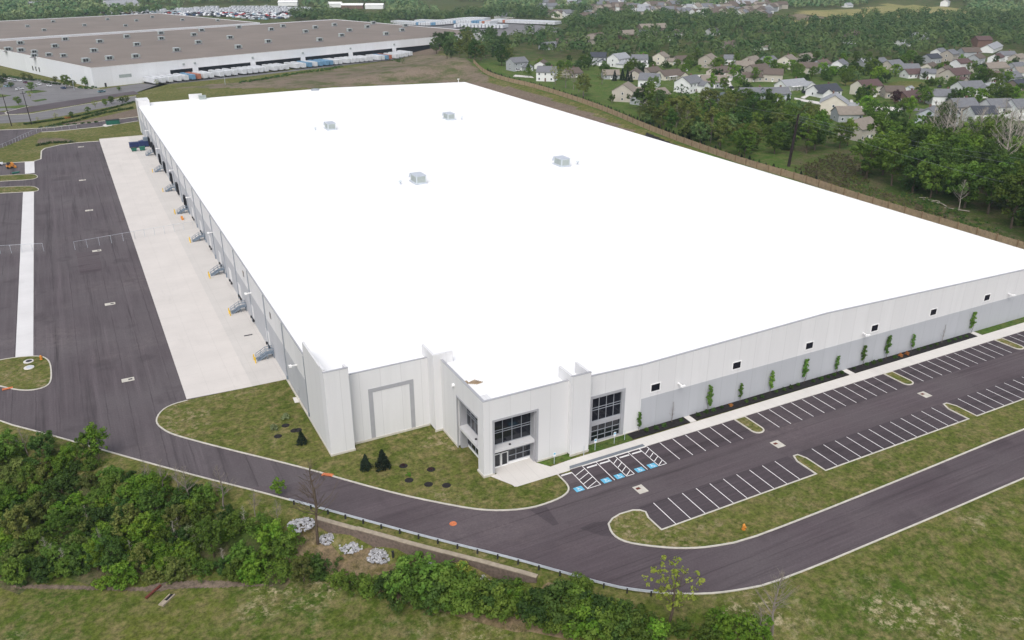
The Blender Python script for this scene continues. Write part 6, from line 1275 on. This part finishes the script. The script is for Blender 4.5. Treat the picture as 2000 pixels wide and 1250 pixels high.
for i, (px, py, sc) in enumerate(YT):
    x, y, z = T(px, py); x += .0
    if any(math.dist((x, y), h[:2]) < h[2]*.7 for h in HAV): y -= 5; x -= 3; z = H1(x, y)
    hs = min(HOUSES, key=lambda h: (h[2]-x)**2+(h[3]-y)**2); sde = 'left of' if px < hs[0]-12 else 'right of' if px > hs[0]+12 else 'in front of' if py > hs[1] else 'behind'
    m = ('leaf_green','leaf_deep','leaf_green','leaf_bright')[i % 4]; hl = hs[4].split(',')[0].split(' in the ')[0].split(' behind ')[0].split(' with ')[0].split(' left ')[0].split(' right ')[0].split(' beside ')[0]
    put(BROAD[i % 4] if i % 5 else 'tall1', x, y, sc*1.08, m, '%s rounded tree %s the %s' % (GN[m], sde, ' '.join(hl.split()[:6])), 'yard trees of the subdivision')
for i, (px, py, sc) in enumerate(((1200,158,.75),(1215,157,.85),(1225,158,.8),(1232,160,.7),(1255,150,.8),(1142,104,.9),(1146,92,.9),(1505,203,.6),(1568,180,.4),(1880,166,.7),(1538,205,.7),(1675,262,.9))):
    x, y, z = T(px, py); put('conifer', x, y, sc, 'needle_dark', 'dark pointed spruce '+('in the dark row left of the beige houses' if px < 1260 else 'among the subdivision houses' if py > 150 else 'at the mid wood edge'), 'dark spruces')
x, y, z = T(1748, 203); plant('broad0', (x, y, z), .75, 'leaf_maroon', 'purple-leaved tree in front of the tan house by the brick ranch')
# --- belt at the end of the far warehouse and the mid woods
EB = [(838,104),(850,90),(880,84),(930,80),(985,86),(1000,105),(1000,128),(985,130),(940,126),(900,122),(862,114)]
for x, y in scatter(EB, 12.5):
    m = R6.choice(['leaf_deep']*3+['leaf_wood']*2+['leaf_olive']); put(R6.choice(BROAD+TALL), x, y, R6.uniform(1.1,1.5), m, '%s tree in the clump right of the far warehouse end' % GN[m], 'trees at the end of the far warehouse')
LWT = [(22,172,.5,'leaf_green'),(8,166,.9,'leaf_deep'),(62,178,.7,'leaf_green'),(60,192,.5,'leaf_spring'),(37,205,.6,'leaf_green'),(47,156,.6,'leaf_olive'),(60,158,.55,'leaf_olive'),(108,162,.55,'leaf_olive'),(131,172,1.0,'leaf_green'),(143,171,.6,'leaf_olive'),(168,169,.75,'leaf_green'),(233,178,.4,'leaf_green'),(3,175,.6,'leaf_spring'),(307,168,.5,'leaf_spring'),(186,210,.5,'leaf_spring'),(206,207,.5,'leaf_green'),(218,203,.55,'leaf_green'),(172,220,.4,'leaf_green'),(140,230,.4,'leaf_green'),(110,235,.45,'leaf_spring'),(75,240,.35,'leaf_spring'),(240,203,.5,'leaf_deep'),(248,200,.5,'leaf_olive')]
for px, py, sc, m in LWT:
    x, y, z = T(px, py); put(R6.choice(BROAD) if m != 'leaf_spring' else 'sparse0', x, y, sc*.85, m, '%s young tree %s' % (GN[m], 'along the far left road' if py > 196 else 'in the far parking lot'), 'trees around the far parking lot')
for k in range(36):
    f = k/35; px, py = 50+(262-50)*f, 243-43*f+5*sin(f*3.1); x, y, z = T(px, py); put('low%d' % (k % 2), x, y, .85, 'leaf_deep' if k not in (13, 14) else 'leaf_rust', 'dark clipped shrub in the row along the far left road' if k not in (13, 14) else 'rust-coloured shrub in the row along the far left road', 'shrub row along the far left road')
for k in range(9): f = k/8; x, y, z = T(78+110*f, 250-11*f); put('low0', x, y, .8, 'leaf_deep', 'dark shrub in the short second row beside the service drive', 'second shrub row by the service drive')
def hedge(label, pts, w_, h_):
    r = np.random.default_rng(int(pts[0][0])); W_ = [T(*p) for p in pts]; cl = []
    for a, c in zip(W_[:-1], W_[1:]):
        n = int(math.dist(a, c)/1.1)+1
        for i in range(n):
            for _ in range(2): f = i/n; cl.append((a[0]+(c[0]-a[0])*f-W_[0][0]+r.uniform(-w_,w_), a[1]+(c[1]-a[1])*f-W_[0][1]+r.uniform(-w_,w_), r.uniform(.3,h_), .8))
    me = leaf_mesh('hedge', cl, 22, .3, 5); me.materials.append(MATS['leaf_deep']); o = link('hedge', me); o.location = W_[0]; tag(o, label, 'hedge')
hedge('clipped dark hedge at the foot of the far white wall, left part', [(18,151),(50,156),(78,158)], .8, 1.2); hedge('clipped dark hedge behind the white cars by the far white wall', [(82,161),(105,165),(122,166)], .8, 1.2); hedge('clipped dark hedge in front of the far warehouse corner', [(155,173),(175,174),(188,172)], 1.0, 1.4)
hedge('grassy green bank of scrub behind the roof of the white warehouse', [(470,162),(520,155),(560,147),(620,139),(670,131)], 2.5, 1.0); hedge('green scrub strip on the dirt mound', [(770,116),(800,122),(815,118)], 5, .6)
hedge('dark scrub edge along the earth bank', [(100,247),(150,236),(200,222),(262,211)], .8, .6); hedge('green scrub beside the brown basin', [(75,285),(95,280),(150,278)], .7, .5)
# --- mid woods as single trees, biggest (nearest) first; what lies beyond is one mass
MW = [(1000,112),(1010,96),(1060,109),(1110,117),(1150,117),(1190,121),(1250,121),(1330,117),(1400,121),(1450,125),(1520,127),(1600,131),(1660,131),(1700,127),(1790,121),(1800,109),(1840,113),(1880,105),(1990,105),(2060,118),(2060,60),(1700,62),(1400,62),(1200,64),(1090,70),(1010,78)]
mw = sorted(scatter(MW, 9.5, avoid=HAV), key=lambda p: math.hypot(*p)); ntree = sum(1 for t in THINGS if t['category'] == 'tree'); left = max(0, min(40, 290-ntree))
import collections as _c; print(_c.Counter(t.get('group') for t in THINGS if t['category']=='tree')); print('shrubs', sum(1 for t in THINGS if t['category']=='shrub')); print('single trees', ntree, 'mid wood', len(mw), 'kept', left)
MWM = ['leaf_wood']*5+['leaf_deep']*4+['leaf_green']*2+['leaf_olive']*2
for x, y in mw[:left]:
    m = R6.choice(MWM); px, py = PX(x, y, H1(x, y)); sec = 'left third' if px < 1330 else 'middle' if px < 1660 else 'right third'
    put(R6.choice(BROAD+TALL), x, y, R6.uniform(.9,1.35), m, '%s tree in the %s of the wood behind the subdivision' % (GN[m], sec), 'trees of the wood behind the subdivision')
def mass(name, label, ptsc, mat, seed, per=70, size=.95):
    "a far-off wood: thousands of crowns in one object"
    r = np.random.default_rng(seed); n = len(ptsc); N_ = n*per; P_ = np.array(ptsc, float); zz = hgt(P_[:,0], P_[:,1])
    Hh = 6.0+8.5*r.random(n)**1.6; Rr = Hh*r.uniform(.34, .52, n); d = r.normal(size=(N_, 3)); d /= np.linalg.norm(d, axis=1)[:, None]; d[:, 2] = np.where(d[:, 2] < -.25, -d[:, 2], d[:, 2]); ci = np.repeat(np.arange(n), per)
    k = .6+.4*r.random(N_)**.6; bump = 1+.22*np.sin(3*np.arctan2(d[:,1], d[:,0])+ci)+.15*np.sin(5*d[:,2]+2.1*ci)
    C = np.stack([P_[ci,0]+d[:,0]*Rr[ci]*k*bump, P_[ci,1]+d[:,1]*Rr[ci]*k*bump, zz[ci]+Hh[ci]*.56+d[:,2]*Hh[ci]*.44*k*bump], 1)
    nr = d*1.1+r.normal(size=(N_,3))*.25+np.array([0,0,.2]); nr /= np.linalg.norm(nr, axis=1)[:,None]; u = np.cross(nr, r.normal(size=(N_,3))); u /= np.linalg.norm(u, axis=1)[:,None]; v = np.cross(nr, u); s = (size*(.6+.8*r.random(N_)))[:,None]
    V = np.stack([C-u*s, C-v*s*.8, C+u*s, C+v*s*.8], 1).reshape(-1, 3).astype(np.float32)
    me = bpy.data.meshes.new(name); me.vertices.add(4*N_); me.vertices.foreach_set('co', V.ravel()); me.loops.add(4*N_); me.loops.foreach_set('vertex_index', np.arange(4*N_, dtype=np.int32)); me.polygons.add(N_)
    me.polygons.foreach_set('loop_start', np.arange(0, 4*N_, 4, dtype=np.int32)); me.polygons.foreach_set('loop_total', np.full(N_, 4, np.int32))
    at = me.attributes.new('tint', 'FLOAT', 'FACE'); tn = r.random(n); at.data.foreach_set('value', np.clip(tn[ci]*.8+.2*r.random(N_), 0, 1).astype(np.float32)); me.update(calc_edges=True); me.materials.append(MATS[mat]); o = link(name, me); return tag(o, label, 'woods', kind='stuff')
CLEAR = [FIELD, FIELD2, LOTP, [(640,8),(755,12),(755,26),(640,26)], [(540,6),(590,6),(590,16),(540,16)], [(700,22),(745,22),(745,33),(700,33)], [(760,34),(1100,42),(1104,78),(960,80),(880,70),(760,52)], [(1480,54),(1520,29),(1600,28),(1655,38),(1640,52),(1560,56)], [(1730,162),(1812,161),(1806,172),(1740,174)]]+[[(a-6,c-7),(e+6,g-7),(e+6,g+11),(a-6,c+11)] for a, c, e, g, _ in SUB]
far = []; step = 9.0
def blocked(x, y, px, py):
    u = (x-BO[0])*cos(BA)+(y-BO[1])*sin(BA); v = -(x-BO[0])*sin(BA)+(y-BO[1])*cos(BA)
    if -95 < u < 372 and -70 < v < 480: return True
    if x < fenx(y)+10 and y < 700: return True
    return any(inpoly(px, py, c) for c in CLEAR[:8])
hx = np.array([h[0] for h in HAV]); hy = np.array([h[1] for h in HAV]); hr = np.array([h[2] for h in HAV]); x = -1300.
while x < 2900:
    y = 560.; st_ = step
    while y < 3100:
        r_ = math.hypot(x, y); st_ = 9.0 if r_ < 1300 else 13
        jx, jy = x+R6.uniform(-4.5,4.5), y+R6.uniform(-4.5,4.5); y += st_
        if r_ > 3000: continue
        px, py = PX(jx, jy, 6)
        if not (-450 < px < 2500 and -25 < py < 63): continue
        if blocked(jx, jy, px, py): continue
        d2 = (hx-jx)**2+(hy-jy)**2
        if (d2 < (hr+2.0)**2).any(): continue
        insub = any(inpoly(px, py, c) for c in CLEAR[9:])
        if insub and R6.random() < .72: continue
        far.append((jx, jy))
    x += step
far += mw[left:]
# loose trees between houses
for p in scatter([(1010,126),(1200,122),(1500,124),(1640,126),(1800,122),(1990,128),(2020,180),(1900,175),(1820,180),(1740,158),(1650,160),(1560,160),(1480,135),(1380,136),(1200,140),(1080,150)], 12.5, avoid=[(h[0], h[1], h[2]+1) for h in HAV]):
    px, py = PX(*p, ZP); 
    if 1727 < px < 1815 and 156 < py < 176 or R6.random() < .2: continue
    m = R6.choice(['leaf_green','leaf_deep','leaf_wood']); put(R6.choice(SHR), p[0], p[1], R6.uniform(1.2,2.3), m, '%s garden shrub between the subdivision houses' % GN[m], 'garden shrubs of the subdivision')
print('far mass', len(far)); R6.shuffle(far)
n3 = [p for p in far if math.hypot(*p) < 1150]; n4 = [p for p in far if math.hypot(*p) >= 1150]
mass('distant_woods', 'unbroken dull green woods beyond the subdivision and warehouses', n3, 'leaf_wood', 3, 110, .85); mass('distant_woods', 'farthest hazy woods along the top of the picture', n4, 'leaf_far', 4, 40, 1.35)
# labels: tell repeats apart
def finish():
    for base, l in GRP.items():
        if len(l) < 2: continue
        l.sort(key=lambda t: t[0])
        if len(l) == 2: l[0][2]['label'] = base+', left of two'; l[1][2]['label'] = base+', right of two'
        else:
            for i, t in enumerate(l): t[2]['label'] = base+', %s from left' % nth(i)
finish()
seen = {}
for t in THINGS: seen.setdefault(t['label'], []).append(t)
for k, l in seen.items():
    if len(l) > 1 and not k.startswith('tiny'): print('SAME', k, len(l))
    if not 4 <= len(k.split()) <= 16: print('WORDS', len(k.split()), k)

# ================================================================== AIR
if True:
    m, nt_, b_ = new_mat('haze_air'); nt_.nodes.remove(b_); pv = nt_.nodes.new('ShaderNodeVolumePrincipled'); pv.inputs['Color'].default_value = (.72,.88,1,1); pv.inputs['Density'].default_value = HAZE; pv.inputs['Anisotropy'].default_value = .2
    nt_.links.new(pv.outputs[0], nt_.nodes['Material Output'].inputs['Volume'])
    q = MB(); q.box(-1700, 4300, -120, 5300, -12, 90); o = q.build('haze', 'haze_air'); o['kind'] = 'stuff'; o['label'] = 'thin bluish air that fades the far woods'; o['category'] = 'haze'
